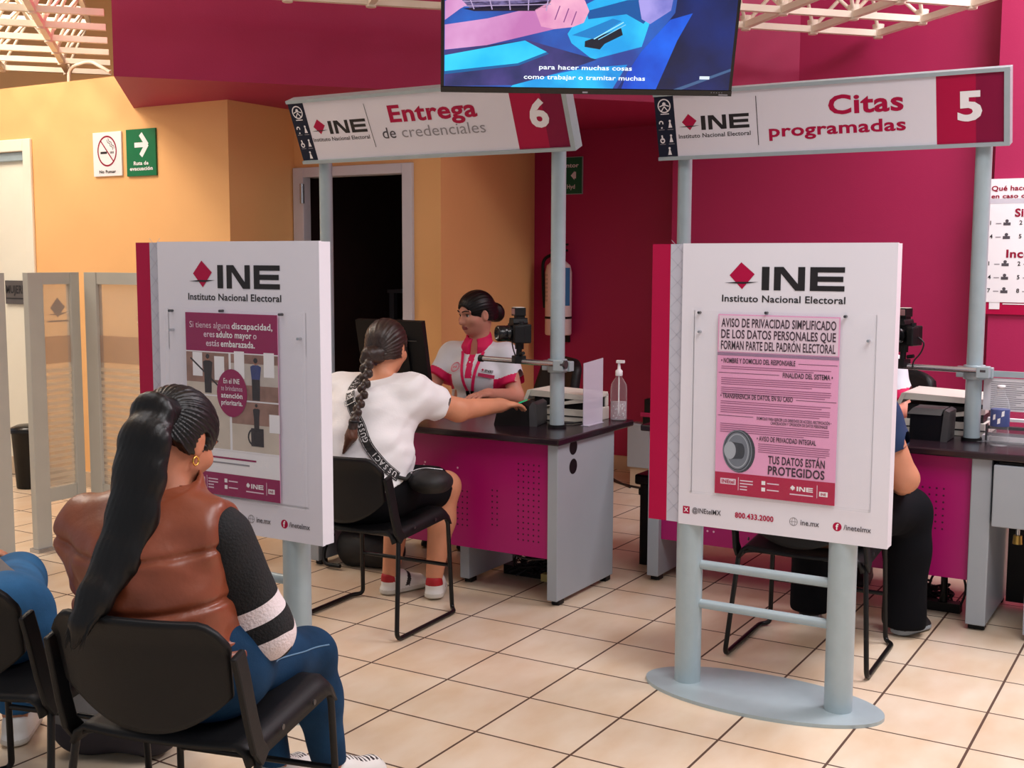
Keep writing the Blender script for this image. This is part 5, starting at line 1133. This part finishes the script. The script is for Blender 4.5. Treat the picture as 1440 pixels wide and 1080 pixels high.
# ---------------------------------------------------------------- woman in the brown vest (nearest)
L, r_, f_ = frame((-2.04, 1.985), math.radians(16))
R1 = head_frame(-7, 27)
J = dict(lat=r_, fwd=f_, pel=L(-.03, -.07, .56), wai=L(-.065, -.105, .70), che=L(-.09, -.10, .82), nek=L(-.055, -.06, .93), hed=L(-.075, .0, 1.072), R=R1,
         shL=L(-.255, -.085, .865), shR=L(.075, -.07, .865), elL=L(-.29, .10, .66), wrL=L(-.13, .27, .62), elR=L(.145, .0, .628), wrR=L(.03, .22, .62),
         hipL=L(-.12, -.05, .55), hipR=L(.06, -.05, .55), knL=L(-.10, .38, .45), knR=L(.072, .40, .43), anL=L(-.05, .43, .09), anR=L(.10, .47, .09), toL=L(-.05, .58, .04), toR=L(.16, .62, .04))
J['handL'] = (f_ + r_ * .5, V(0, 0, 1), f_ - r_ * .2, .7); J['handR'] = (f_ - r_ * .4, -r_, V(0, 0, 1), .8)
pr1 = figure(J, {'arm': .95, 'leg': .92})
p1 = person('seated woman seen from behind in a brown leather vest and striped sleeves, long black ponytail', tuple(L(0, 0, 0)))
body_of(pr1, p1, SKIN_A, .005)
s = cloth(pr1, ('thigh', 'calf', 'hips'), .013, .006); s.cone(J['pel'], J['wai'], .135, .125, .04, (r_, 1.35)); s.cut(tuple(J['wai']), (0, 0, 1)); s.cut((0, 0, .10), (0, 0, -1)); s.warp(folds(1, .005, 34))
kn = np.array(J['knR']); hp = np.array(J['hipR']); rr = np.array(r_)
jn = s.build('jeans', [JEANS], p1); bj = bvh_of(jn); sp_ = []
for i in range(18):
    t = i / 17; q = L(.45, .02 + .36 * t, .545 - .075 * t); h_ = bj.ray_cast(q, -r_)
    if h_[0] is not None: sp_.append(h_[0] + r_ * .0005)
m = MB(); m.tube(sp_, .002, SEAM, n=6); m.build('side_seam', jn)
s = cloth(pr1, ('uarm', 'farm', 'torso'), .0, .006)
for S_, w_ in (('L', .052), ('R', .066)): s.cone(J['sh' + S_], J['el' + S_], w_, w_ + .004, .03); s.cone(J['el' + S_], J['wr' + S_] * .9 + J['el' + S_] * .1, .068, .044, .03)
s.cut(tuple(J['nek']), (0, 0, 1)); s.cut(tuple(L(0, 0, .57)), (0, 0, -1)); s.warp(folds(2, .004, 45))
A_ = {k: np.array(J[k]) for k in ('shL', 'elL', 'wrL', 'shR', 'elR', 'wrR')}
def sleeve_coord(p):
    """distance along the sleeve, measured from the elbow; large away from the sleeves"""
    best = np.full(len(p), 9.); out = np.full(len(p), -1.)
    for S_ in 'LR':
        a, b, c = A_['sh' + S_], A_['el' + S_], A_['wr' + S_]; u1 = (b - a) / np.linalg.norm(b - a); u2 = (c - b) / np.linalg.norm(c - b); w1, w2 = (p - b) @ u1, (p - b) @ u2
        bis = (u1 + u2) / np.linalg.norm(u1 + u2); q = (p - b) @ bis; t = np.clip((q + .06) / .12, 0, 1); t = t * t * (3 - 2 * t)
        sl = w1 * (1 - t) + w2 * t
        e = np.minimum(np.linalg.norm(p - a - np.clip((p - a) @ u1, 0, np.linalg.norm(b - a))[:, None] * u1, axis=1), np.linalg.norm(p - b - np.clip((p - b) @ u2, 0, np.linalg.norm(c - b))[:, None] * u2, axis=1))
        m_ = e < best; best[m_] = e[m_]; out[m_] = sl[m_]
    out[best > .1] = -1; return out
KNIT = bpy.data.materials.new('striped_knit'); KNIT.use_nodes = True; nt = KNIT.node_tree; N = nt.nodes; Lk = nt.links; b_ = N['Principled BSDF']; b_.inputs['Roughness'].default_value = .85
at_ = N.new('ShaderNodeAttribute'); at_.attribute_name = 'sleeve'; mr = N.new('ShaderNodeMapRange'); mr.inputs['From Min'].default_value = -.2; mr.inputs['From Max'].default_value = .2; Lk.new(at_.outputs['Fac'], mr.inputs[0])
rp = N.new('ShaderNodeValToRGB'); rp.color_ramp.interpolation = 'CONSTANT'; kk_, ww_ = (*lin((16, 15, 18)), 1), (*lin((226, 212, 214)), 1)
stops = [(-.085, ww_), (-.045, kk_), (-.004, ww_), (.036, kk_), (.075, ww_), (.105, kk_)]; rp.color_ramp.elements[0].color = kk_; rp.color_ramp.elements[0].position = 0; rp.color_ramp.elements[1].position = (stops[0][0] + .2) / .4; rp.color_ramp.elements[1].color = stops[0][1]
for s0, c0 in stops[1:]: e_ = rp.color_ramp.elements.new((s0 + .2) / .4); e_.color = c0
Lk.new(mr.outputs[0], rp.inputs[0]); Lk.new(rp.outputs[0], b_.inputs['Base Color']); tc_ = N.new('ShaderNodeTexCoord'); n_ = N.new('ShaderNodeTexNoise'); n_.inputs['Scale'].default_value = 170; Lk.new(tc_.outputs['Object'], n_.inputs['Vector']); bm_ = N.new('ShaderNodeBump'); bm_.inputs['Strength'].default_value = .35; bm_.inputs['Distance'].default_value = .01; Lk.new(n_.outputs['Fac'], bm_.inputs['Height']); Lk.new(bm_.outputs[0], b_.inputs['Normal'])
sw = s.build('striped_sweater', [KNIT], p1)
va = np.zeros(len(sw.data.vertices) * 3, np.float32); sw.data.vertices.foreach_get('co', va); mw = np.array(TM[sw.name]); va = va.reshape(-1, 3) @ mw[:3, :3].T + mw[:3, 3]
sw.data.attributes.new('sleeve', 'FLOAT', 'POINT').data.foreach_set('value', sleeve_coord(va).astype(np.float32))
# quilted vest: yoke and seams across the back, standing collar
s = cloth(pr1, ('torso',), .028, .005); s.cone(L(-.05, -.08, .60), J['wai'], .13, .134, .04, (r_, 1.30))
s.cone(L(-.055, -.075, .925), L(-.052, -.062, .972), .072, .07, .02); s.cut(tuple(L(-.05, -.07, .982)), tuple(V(0, 0, 1) - f_ * .35))
s.cone(L(-.05, -.05, .90), L(-.05, -.03, 1.05), .052, .056, 0, op='s')
for S_, sg, w_ in (('L', -1, .062), ('R', 1, .026)): s.cut(tuple(J['sh' + S_] + r_ * sg * w_), tuple(r_ * sg + V(0, 0, .12)), tuple(J['sh' + S_] - V(.13, .13, .22)), tuple(J['sh' + S_] + V(.13, .13, .12)), .02)
s.cut(tuple(L(0, 0, .585)), (0, 0, -1))
fo = folds(7, .0045, 40); fo2 = folds(17, .003, 75)
Lx, Ly = np.array(r_), np.array(f_); O1 = np.array(L(0, 0, 0))
def quilt(X, Y, Z):
    a = (X - O1[0]) * Lx[0] + (Y - O1[1]) * Lx[1]; out = fo(X, Y, Z) + fo2(X, Y, Z)
    for z in (.835, .715, .60): out = out + .010 * np.exp(-((Z - z - .25 * (a + .09) ** 2 * 2) / .008) ** 2)
    return out - .004
s.warp(quilt); vest = s.build('leather_vest', [LEATH], p1)
c = J['hed']
hair_cap(c, R1, p1, HAIR_K, L(-.065, -.1, 1.165), grow=.013, groove=42, amp=.0016, nape=-.035, h=.003)
tie = L(-.062, -.085, 1.147)
s = SDF(np.array(L(-.14, -.13, .93)) - (.3, .22, .34), np.array(L(-.14, -.13, .93)) + (.3, .22, .34), .005)
path = [(L(-.055, -.06, 1.147), .034), (L(-.06, -.12, 1.147), .050), (L(-.058, -.16, 1.09), .060), (L(-.06, -.18, 1.02), .061), (L(-.068, -.20, .93), .060), (L(-.085, -.240, .84), .052), (L(-.107, -.292, .765), .040), (L(-.124, -.322, .715), .024), (L(-.136, -.330, .67), .009)]
for (a, ra), (b, rb) in zip(path, path[1:]): s.cone(a, b, ra, rb, .02, (f_, .58))
def strands(X, Y, Z):
    a = (X - O1[0]) * Lx[0] + (Y - O1[1]) * Lx[1] + (1.1 - Z) * .22; b = (X - O1[0]) * Ly[0] + (Y - O1[1]) * Ly[1]
    return .0011 * (np.sin(420 * a + 6 * np.sin(9 * Z)) + .7 * np.sin(760 * a + 90 * b + 3 * np.sin(14 * Z)))
s.warp(strands); pny = s.build('ponytail', [HAIR_K], p1, relax=1)
m = MB(); rn = random.Random(11)
for i in range(26):
    q = rn.uniform(-1, 1); a = path[6][0] + r_ * (.034 * q); b = path[7][0] + r_ * (.022 * q + rn.uniform(-.006, .006)) - f_ * .008; e = path[8][0] + r_ * (.016 * q + rn.uniform(-.01, .01)) + V(0, 0, -rn.uniform(-.02, .02)) - f_ * .004
    m.tube([a, b, e], .0016, HAIR_K, n=5, rads=[.003, .0022, .0006])
m.build('loose_strands', pny)
m = MB(); m.tube([tie + (r_ * math.cos(t) + V(0, 0, 1) * math.sin(t) * .8 + f_ * math.sin(t) * .5) * .034 - f_ * .012 for t in [i * math.pi / 8 for i in range(16)]], .006, mat('gold_tie', (150, 110, 50), .5), closed=True, n=8); lab(m.build('hair_tie', pny), 'gold hair tie')
er = c + R1[0] * .078 - R1[1] * .004 - R1[2] * .048; m = MB(); m.tube([er + (R1[1] * math.cos(t) + R1[2] * math.sin(t)) * .010 for t in [i * math.pi / 8 for i in range(16)]], .0024, GOLD, closed=True, n=8); lab(m.build('earring', p1), 'gold hoop earring')
eyes(c, R1, p1)
m = MB(); m.ribbon([L(.08, -.10, .58), L(.105, -.04, .56), L(.12, .0, .53)], [r_ + V(0, 0, .3)] * 3, .05, .006, LEATH); m.build('vest_tab', p1, bevel=.002)
for S_ in 'LR': shoe(p1, J['an' + S_] - V(0, 0, .088), J['to' + S_], SHOEW, SOLE)

# ---------------------------------------------------------------- woman in the white T-shirt
R2 = head_frame(-14, 8)
ux, uy = V(1, 0, 0), V(0, 1, 0)
J = dict(lat=V(.995, .09, 0), fwd=V(-.09, .995, 0), pel=V(-3.03, 3.80, .56), wai=V(-3.035, 3.84, .70), che=V(-3.045, 3.90, .85), nek=V(-3.035, 3.965, .985), hed=V(-3.045, 4.02, 1.122), R=R2,
         shL=V(-3.20, 3.925, .93), shR=V(-2.885, 3.965, .94), elL=V(-3.30, 4.03, .71), wrL=V(-3.20, 4.28, .815), elR=V(-2.80, 4.20, .855), wrR=V(-2.75, 4.455, .852),
         hipL=V(-3.13, 3.83, .55), hipR=V(-2.94, 3.84, .55), knL=V(-3.14, 4.25, .505), knR=V(-2.90, 4.25, .505), anL=V(-3.155, 4.185, .10), anR=V(-2.945, 4.225, .105), toL=V(-3.11, 4.33, .04), toR=V(-3.0, 4.33, .04))
J['handR'] = ((J['wrR'] - J['elR']) + V(.02, 0, .0), V(0, 0, -1), V(-1, 0, 0), .45); J['handL'] = (V(.4, 1, -.08), V(0, 0, -1), V(1, .2, 0), .25)
pr2 = figure(J, {'torso': 1.18, 'arm': 1.18, 'leg': 1.08, 'waiw': 1.38, 'hipw': 1.35, 'sh': .068, 'hip': .12})
p2 = person('seated woman in white T-shirt and black shorts with brown braid at counter 6', (-3.03, 3.85, 0))
body_of(pr2, p2, SKIN_B, .005, lip_pick(J['hed'], R2))
s = cloth(pr2, ('torso',), .022, .005)
s.cone(J['pel'], J['wai'], .158, .152, .04, (J['lat'], 1.36))
for S_, fr in (('L', .62), ('R', .62)):
    e = J['sh' + S_] + (J['el' + S_] - J['sh' + S_]) * (fr + .25); s.cone(J['sh' + S_], e, .084, .080, .04); q = J['sh' + S_] + (J['el' + S_] - J['sh' + S_]) * fr
    dd = unit(J['el' + S_] - J['sh' + S_]); s.cut(tuple(q), tuple(dd), tuple(q - V(.14, .14, .14) + dd * .09), tuple(q + V(.14, .14, .14) + dd * .1))
s.cut(tuple(J['nek'] + V(0, -.02, .03)), (0, -.35, 1)); s.cut((0, 3.8, .60), (0, .25, -1)); fo = folds(5, .0075, 40, (.45, .45, 1.5)); s.warp(fo); s.warp(folds(15, .005, 80, (.6, .6, 1.3)))
tee = s.build('t_shirt', [TEEW], p2); bt_ = bvh_of(tee)
s = cloth(pr2, ('thigh', 'hips'), .022, .006); s.cone(J['pel'] - V(0, 0, .02), J['wai'] - V(0, 0, .04), .15, .145, .04, (J['lat'], 1.33)); s.cut((0, 0, .665), (0, 0, 1))
for S_ in 'LR':
    q = J['hip' + S_] + (J['kn' + S_] - J['hip' + S_]) * .84; s.cut(tuple(q), tuple(J['kn' + S_] - J['hip' + S_]), tuple(q - V(.12, .05, .2)), tuple(q + V(.12, .3, .2)))
s.warp(folds(6, .004, 36)); s.build('shorts', [SHORT], p2)
hair_cap(J['hed'], R2, p2, HAIR_B, J['hed'] - R2[1] * .1 - R2[2] * .03, grow=.012, groove=34, amp=.0014, nape=-.07)
bn = J['hed'] - R2[1] * .125 - R2[2] * .035 - R2[0] * .022
s = SDF(np.array(bn) - (.14, .28, .52), np.array(bn) + (.18, .14, .1), .004)
s.cone(J['hed'] - R2[1] * .09 - R2[2] * .03, bn, .04, .034, .02)
bp_ = [bn + V(.0, -.012, -.02), V(bn.x + .028, 3.835, bn.z - .08), V(bn.x + .07, 3.755, bn.z - .15), V(bn.x + .085, 3.705, bn.z - .21), V(bn.x + .08, 3.685, bn.z - .25)]
n = 15
for i in range(n):
    t = i / (n - 1) * (len(bp_) - 1.001); k = int(t); q = bp_[k].lerp(bp_[k + 1], t - k); w = .024 - .011 * i / n
    s.ell(q + V((1 if i % 2 else -1) * w * .5, -.004, 0), (w * .9, w * .85, w * 1.05), (unit((1, 0, (.6 if i % 2 else -.6))), V(0, 1, 0), unit(((-.6 if i % 2 else .6), 0, 1))), .004)
e = bp_[-1]; s.cone(e, e + V(-.008, -.01, -.06), .017, .024, .012); s.cone(e + V(-.008, -.01, -.06), e + V(-.045, -.014, -.13), .023, .006, .012)
zt = e.z - .03
s.warp(lambda X, Y, Z: .0012 * np.sin(500 * X + 260 * Z)); brd = s.build('braid', [HAIR_B, HAIR_T], p2, pick=lambda c_: (c_[:, 2] < zt).astype(int), relax=1)
m = MB(); m.tube([e + (V(math.cos(t), math.sin(t), 0)) * .017 for t in [i * math.pi / 8 for i in range(16)]], .006, INK, closed=True, n=8); m.build('hair_tie', brd)
m = MB()
for i in range(18): a = i / 18 * 6.283; q = bn + R2[1] * .028; m.cyl(q + (R2[0] * math.cos(a) + R2[2] * math.sin(a)) * .032, q + (R2[0] * math.cos(a + .4) + R2[2] * math.sin(a + .4)) * .04 + R2[1] * .008, .011, mat('plum_scrunchie', (62, 40, 52), .8), n=8)
lab(m.build('scrunchie', brd), 'dark plum scrunchie')
eyes(J['hed'], R2, p2)
shoe(p2, J['anL'] - V(0, 0, .098), J['toL'], SHOEW, SOLE, True); shoe(p2, J['anR'] - V(0, 0, .098), J['toR'], SHOEW, SOLE, True)
bb = thing('crossbody_bag', 'black crossbody bag with lettered strap across the white T-shirt', 'bag', (-2.85, 3.8, .6))
pts, nrm = [], []
for i in range(27):
    t = i / 26; x = -3.105 + .30 * t; z = 1.03 - .42 * t
    h = bt_.ray_cast(V(x, 3.2, z), V(0, 1, 0))
    if h[0] is not None and h[0].y < 4.05: pts.append(h[0] + h[1] * .002); nrm.append(h[1])
for _ in range(3): pts = [pts[0]] + [(pts[i - 1] + pts[i] * 2 + pts[i + 1]) / 4 + nrm[i] * .0012 for i in range(1, len(pts) - 1)] + [pts[-1]]
STRAP = mat('black_webbing', (18, 17, 18), .6, noise=.1, bump=.1)
m = MB(); m.ribbon(pts, nrm, .040, .004, STRAP); sb_ = m.build('strap', bb)
m = MB(); LET = mat('strap_lettering', (206, 204, 206), .5); sd_ = []
for i in range(len(pts) - 1):
    tg = (pts[i + 1] - pts[i]).normalized(); F = Face(m, pts[i] + nrm[i] * .0046, tg, nrm[i].cross(tg)); L_ = (pts[i + 1] - pts[i]).length
    F.rect(0, .0155, L_, .017, LET, .0004); F.rect(0, -.017, L_, -.0155, LET, .0004)
word = 'GUSSACI  '; acc = 0.; kx = 0; seg = [(pts[i + 1] - pts[i]).length for i in range(len(pts) - 1)]; tot = sum(seg)
while True:
    sp = .02 + kx * .0225
    if sp > tot - .02: break
    i = 0; a = sp
    while a > seg[i]: a -= seg[i]; i += 1
    tg = (pts[i + 1] - pts[i]).normalized(); F = Face(m, pts[i] + tg * a + nrm[i] * .0048, -tg, nrm[i].cross(-tg)); ch = word[::-1][kx % len(word)]
    if ch != ' ': F.text(ch, 0, -.0105, .021, LET, align='c', bold=.03, e=.0006)
    kx += 1
lab(m.build('strap_lettering', sb_), 'pale lettering on the strap')
i = 6; tg = (pts[i + 1] - pts[i]).normalized(); sd = nrm[i].cross(tg); m = MB(); q = pts[i] + nrm[i] * .008
for o_ in (-.012, .012): m.tube([q + sd * .024 + tg * o_, q - sd * .024 + tg * o_], .0025, CHROME, n=8)
m.tube([q + sd * .024 + tg * .012, q + sd * .024 - tg * .012], .0025, CHROME, n=8); m.tube([q - sd * .024 + tg * .012, q - sd * .024 - tg * .012], .0025, CHROME, n=8); m.build('buckle', sb_)
q = pts[-1] + V(.085, .09, -.02)
s = SDF(np.array(q) - .16, np.array(q) + .16, .005); s.ell(q, (.075, .10, .05), (unit((.5, .85, -.15)), unit((-.85, .5, 0)), V(0, 0, 1)), 0); s.ell(q + V(.03, .04, -.01), (.05, .06, .04), None, .03); s.warp(folds(12, .004, 60)); s.build('pouch', [STRAP], bb)
m = MB(); m.tube([q + V(-.06, -.05, .035), q + V(-.01, -.02, .056), q + V(.05, .03, .045)], .003, CHROME, fillet=.03, n=8); m.tube([pts[-1], pts[-1] + V(.03, .02, -.01), q + V(-.05, -.05, .03)], .008, STRAP, fillet=.02); m.build('zip', bb)

# ---------------------------------------------------------------- uniformed clerks behind the counters
def clerk(label, O, heading, hd_head, down, full):
    h = math.radians(heading); fw = V(math.sin(h), math.cos(h), 0); rt = V(math.cos(h), -math.sin(h), 0); O = Vector(O)
    P = lambda a, b, z: O + rt * a + fw * b + V(0, 0, z)
    R = head_frame(hd_head, down)
    J = dict(lat=rt, fwd=fw, pel=P(0, -.06, .58), wai=P(0, -.03, .72), che=P(0, -.005, .895), nek=P(0, .005, 1.04), hed=P(-.0, .035, 1.205), R=R,
             shL=P(-.155, -.005, .975), shR=P(.155, -.005, .975), elL=P(-.235, .05, .765), wrL=P(-.17, .30, .80), elR=P(.24, .10, .80), wrR=P(.16, .33, .80),
             hipL=P(-.1, -.03, .56), hipR=P(.1, -.03, .56), knL=P(-.1, .37, .5), knR=P(.1, .37, .5), anL=P(-.1, .33, .1), anR=P(.1, .33, .1), toL=P(-.1, .46, .04), toR=P(.1, .46, .04))
    J['handL'] = (fw + rt * .4, V(0, 0, -1), rt, .35); J['handR'] = (fw - rt * .4, V(0, 0, -1), -rt, .35)
    pr = figure(J, {'bust': 1, 'torso': .98, 'arm': .98}); p = person(label, tuple(O))
    body_of(pr, p, SKIN_C, .004 if full else .007, lip_pick(J['hed'], R))
    s = cloth(pr, ('torso', 'hips'), .014, .005)
    for S_ in 'LR':
        a, b = J['sh' + S_], J['el' + S_]; s.cone(a, a.lerp(b, .95), .066, .070, .035); q = a.lerp(b, .72); dd = unit(b - a); s.cut(tuple(q), tuple(dd), tuple(q - V(.13, .13, .13) + dd * .08), tuple(q + V(.13, .13, .13) + dd * .08))
    s.cut(tuple(J['nek'] + V(0, 0, .01)), tuple(V(0, 0, 1) + fw * .45)); s.cut((0, 0, .55), (0, 0, -1)); s.warp(folds(21, .004, 44))
    s.cone(J['nek'] - V(0, 0, .05) + fw * .03, J['nek'] + V(0, 0, .1) + fw * .06, .052, .075, .01, op='s')
    n_ = np.array(J['nek']); sh = {k: np.array(J[k]) for k in ('shL', 'shR', 'elL', 'elR')}; FW, RT = np.array(fw), np.array(rt); OO = np.array(O)
    def pick(c):
        k = np.zeros(len(c), int)
        for S_ in 'LR':
            a, b = sh['sh' + S_], sh['el' + S_]; u = (b - a) / np.linalg.norm(b - a); t = (c - a) @ u / np.linalg.norm(b - a); e = np.linalg.norm(c - a - ((c - a) @ u)[:, None] * u, axis=1); k[(t > .54) & (e < .11)] = 1
        q = c - OO; k[(np.abs(q @ RT) < .018) & (q @ FW > 0) & (c[:, 2] > .86)] = 1
        return k
    sh_ = s.build('polo_shirt', [POLO, POLOP], p, pick); bv = bvh_of(sh_)
    # collar, two leaves
    s = SDF(np.array(J['nek']) - .16, np.array(J['nek']) + .16, .004); c0 = J['nek']
    s.cone(c0 + V(0, 0, -.028) - fw * .0 , c0 + V(0, 0, .03) - fw * .012, .094, .068, 0, (rt, 1.06)); s.cone(c0 + V(0, 0, -.08), c0 + V(0, 0, .09) - fw * .01, .066, .055, 0, op='s'); s.cut(tuple(c0 + V(0, 0, .052)), tuple(V(0, 0, 1) + fw * .4)); s.cut(tuple(c0 - V(0, 0, .035) - fw * .01), tuple(-V(0, 0, 1) - fw * .55))
    q = c0 + fw * .1 - V(0, 0, .02)
    s.ell(q + fw * .03, (.03, .09, .1), (rt, fw, V(0, 0, 1)), .004, 's'); s.build('collar', [POLOP], sh_)
    if full:
        def on(a, z, lift=.003):
            h_ = bv.ray_cast(P(a, .5, z), -fw); return (h_[0] + h_[1] * lift, h_[1]) if h_[0] else (P(a, .13, z), fw)
        m = MB(); c_, n = on(-.095, .895, .005); U = (rt * -1); U = (U - n * n.dot(U)).normalized(); F = Face(m, c_, U, n.cross(U)); F.rect(-.045, -.032, .045, -.012, POLOD, .001); F.ine(-.035, .0, .07, sub=False); F.rect(-.03, -.004, .03, -.002, INK, .001); lab(m.build('pocket_badge', sh_), 'dark pink pocket band with logo')
        m = MB(); c_, n = on(.085, .915, .005); U = (-rt - n * n.dot(-rt)).normalized(); F = Face(m, c_, U, n.cross(U)); F.ring(0, 0, .03, .004, POLOP); F.text('INE', 0, -.006, .013, POLOP, align='c', bold=.03); F.ring(0, 0, .022, .0015, POLOP); lab(m.build('round_patch', sh_), 'round pink patch')
        for sg in (-1, 1):
            pp, nn = [], []
            for i in range(10):
                t = i / 9; a = sg * (.06 * (1 - t) + .012 * t); z = 1.0 - .22 * t; c_, n = on(a, z, .006); pp.append(c_); nn.append(n)
            m = MB(); m.ribbon(pp, nn, .016, .0015, POLOP); m.build('lanyard', p)
        c_, n = on(.0, .77, .012); m = MB(); U = (-rt - n * n.dot(-rt)).normalized(); W = n.cross(U)
        for du in (-.012, .014): m.prism([c_ + U * (du - .009) - W * .04, c_ + U * (du + .009) - W * .04, c_ + U * (du + .009) + W * .03, c_ + U * (du - .009) + W * .03], n * .008, BLACKS)
        F = Face(m, c_ + n * .009, U, W); F.disc(-.012, .0, .004, WHITE, .001); F.line(.01, -.02, .018, .01, .003, WHITE, .001); F.disc(-.012, -.02, .003, WHITE, .001); lab(m.build('badge_clip', p), 'black badge clips')
        m = MB(); c_, n = on(0, .9); 
        for z in (.985, .945): c_, n = on(0.0, z, .003); m.cyl(c_, c_ + n * .002, .005, WHITE, n=10)
        m.build('button', sh_)
    c = J['hed']
    def bun(s, Pp): s.ell(Pp(0, -.135, -.02), (.05, .04, .05), R, .01); s.ell(Pp(0, -.10, -.01), (.05, .05, .05), R, .03)
    hair_cap(c, R, p, HAIR_K, c - R[1] * .13, grow=.012, groove=36, amp=.001, nape=-.06, extra=bun)
    eyes(c, R, p)
    s = cloth(pr, ('thigh', 'calf', 'hips'), .016, .008); s.cut((0, 0, .1), (0, 0, -1)); s.cut((0, 0, .64), (0, 0, 1)); s.build('trousers', [BLKTR], p)
    for S_ in 'LR': shoe(p, J['an' + S_] - V(0, 0, .098), J['to' + S_], SHOEK, SHOEK, h=.007)
    return p
clerk('woman clerk in a white and pink polo shirt with black hair bun behind counter 6', (-3.505, 5.46, 0), 168, 203, 9, True)
clerk('clerk in a white polo mostly hidden behind the privacy board at counter 5', (-1.545, 5.87, 0), 172, 180, 8, False)

# ---------------------------------------------------------------- visitor in the navy T-shirt, behind the right board
L, r_, f_ = frame((-1.265, 4.395), math.radians(2)); R4 = head_frame(-8, 8)
J = dict(lat=r_, fwd=f_, pel=L(0, -.05, .56), wai=L(0, -.05, .70), che=L(0, -.02, .84), nek=L(0, .01, .985), hed=L(0, .05, 1.13), R=R4,
         shL=L(-.17, -.01, .92), shR=L(.185, .0, .93), elL=L(-.25, .06, .68), wrL=L(-.12, .3, .62), elR=L(.285, .03, .70), wrR=L(.225, .27, .625),
         hipL=L(-.1, -.02, .55), hipR=L(.1, -.02, .55), knL=L(-.13, .40, .5), knR=L(.235, .40, .505), anL=L(-.15, .42, .10), anR=L(.235, .40, .10), toL=L(-.16, .55, .04), toR=L(.28, .50, .04))
J['handR'] = (f_ - r_ * .1 - V(0, 0, .35), V(-.3, 0, -1), -r_, .5); J['handL'] = (f_ + r_ * .3, V(0, 0, -1), r_, .5)
pr4 = figure(J, {'torso': 1.15, 'arm': 1.22, 'leg': 1.08}); p4 = person('seated visitor in a navy T-shirt and black trousers behind the privacy notice board', tuple(L(0, 0, 0)))
body_of(pr4, p4, SKIN_D, .006)
s = cloth(pr4, ('torso', 'hips'), .016, .006); s.cone(J['pel'], J['wai'], .158, .15, .04, (r_, 1.34))
for S_ in 'LR':
    a, b = J['sh' + S_], J['el' + S_]; s.cone(a, b, .082, .076, .04); q = a.lerp(b, .55); dd = unit(b - a); s.cut(tuple(q), tuple(dd), tuple(q - V(.14, .14, .14) + dd * .1), tuple(q + V(.14, .14, .14) + dd * .1))
s.cut(tuple(J['nek'] + V(0, 0, .02)), (0, 0, 1)); s.cut((0, 0, .58), (0, 0, -1)); s.warp(folds(31, .004, 40)); s.build('t_shirt', [NAVYT], p4)
s = cloth(pr4, ('thigh', 'hips', 'calf'), .02, .007, .09)
for S_ in 'LR': s.cone(J['kn' + S_], J['an' + S_] - V(0, 0, .04), .075, .085, .04)
s.cut((0, 0, .035), (0, 0, -1)); s.cut((0, 0, .655), (0, 0, 1)); s.warp(folds(33, .004, 34)); s.build('trousers', [BLKTR], p4)
hair_cap(J['hed'], R4, p4, HAIR_K, J['hed'] - R4[1] * .1, h=.006)
for S_ in 'LR': shoe(p4, J['an' + S_] - V(0, 0, .098), J['to' + S_], SHOEK, GREYD, h=.006)

# ---------------------------------------------------------------- visitor at the left edge
L, r_, f_ = frame((-2.69, 1.93), math.radians(15)); R6 = head_frame(-40, 20)
J = dict(lat=unit(r_ + f_ * .3), fwd=unit(f_ - r_ * .3), pel=L(-.16, .0, .57), wai=L(-.32, .03, .67), che=L(-.50, .08, .78), nek=L(-.62, .14, .86), hed=L(-.68, .2, .97), R=R6,
         shL=L(-.70, .05, .82), shR=L(-.46, .16, .79), elL=L(-.72, .25, .68), wrL=L(-.5, .38, .6), elR=L(-.50, .30, .64), wrR=L(-.60, .42, .6),
         hipL=L(-.20, -.0, .55), hipR=L(-.03, .0, .55), knL=L(-.46, .36, .5), knR=L(-.33, .42, .515), anL=L(-.5, .36, .1), anR=L(-.36, .42, .1), toL=L(-.56, .48, .04), toR=L(-.42, .55, .04))
J['handR'] = (f_ - r_, V(0, 0, -1), -r_, .6); J['handL'] = (f_ + r_, V(0, 0, -1), r_, .6)
pr6 = figure(J, {'leg': 1.1}); p6 = person('seated visitor in blue jeans cut off by the left edge of the photo', tuple(L(0, 0, 0)))
body_of(pr6, p6, SKIN_D, .007)
s = cloth(pr6, ('thigh', 'calf', 'hips'), .014, .007); s.cut((0, 0, .1), (0, 0, -1)); s.warp(folds(41, .004, 34)); s.build('jeans', [JEANSL], p6)
s = cloth(pr6, ('torso', 'uarm', 'farm'), .016, .007); s.cut(tuple(J['nek'] + V(0, 0, .02)), (0, 0, 1)); s.cut((0, 0, .52), (0, 0, -1)); s.warp(folds(42, .004, 34)); s.build('sweater', [GCOAT], p6)
hair_cap(J['hed'], R6, p6, HAIR_K, J['hed'] - R6[1] * .1, h=.006)
for S_ in 'LR': shoe(p6, J['an' + S_] - V(0, 0, .098), J['to' + S_], SHOEW, SOLE, h=.006)
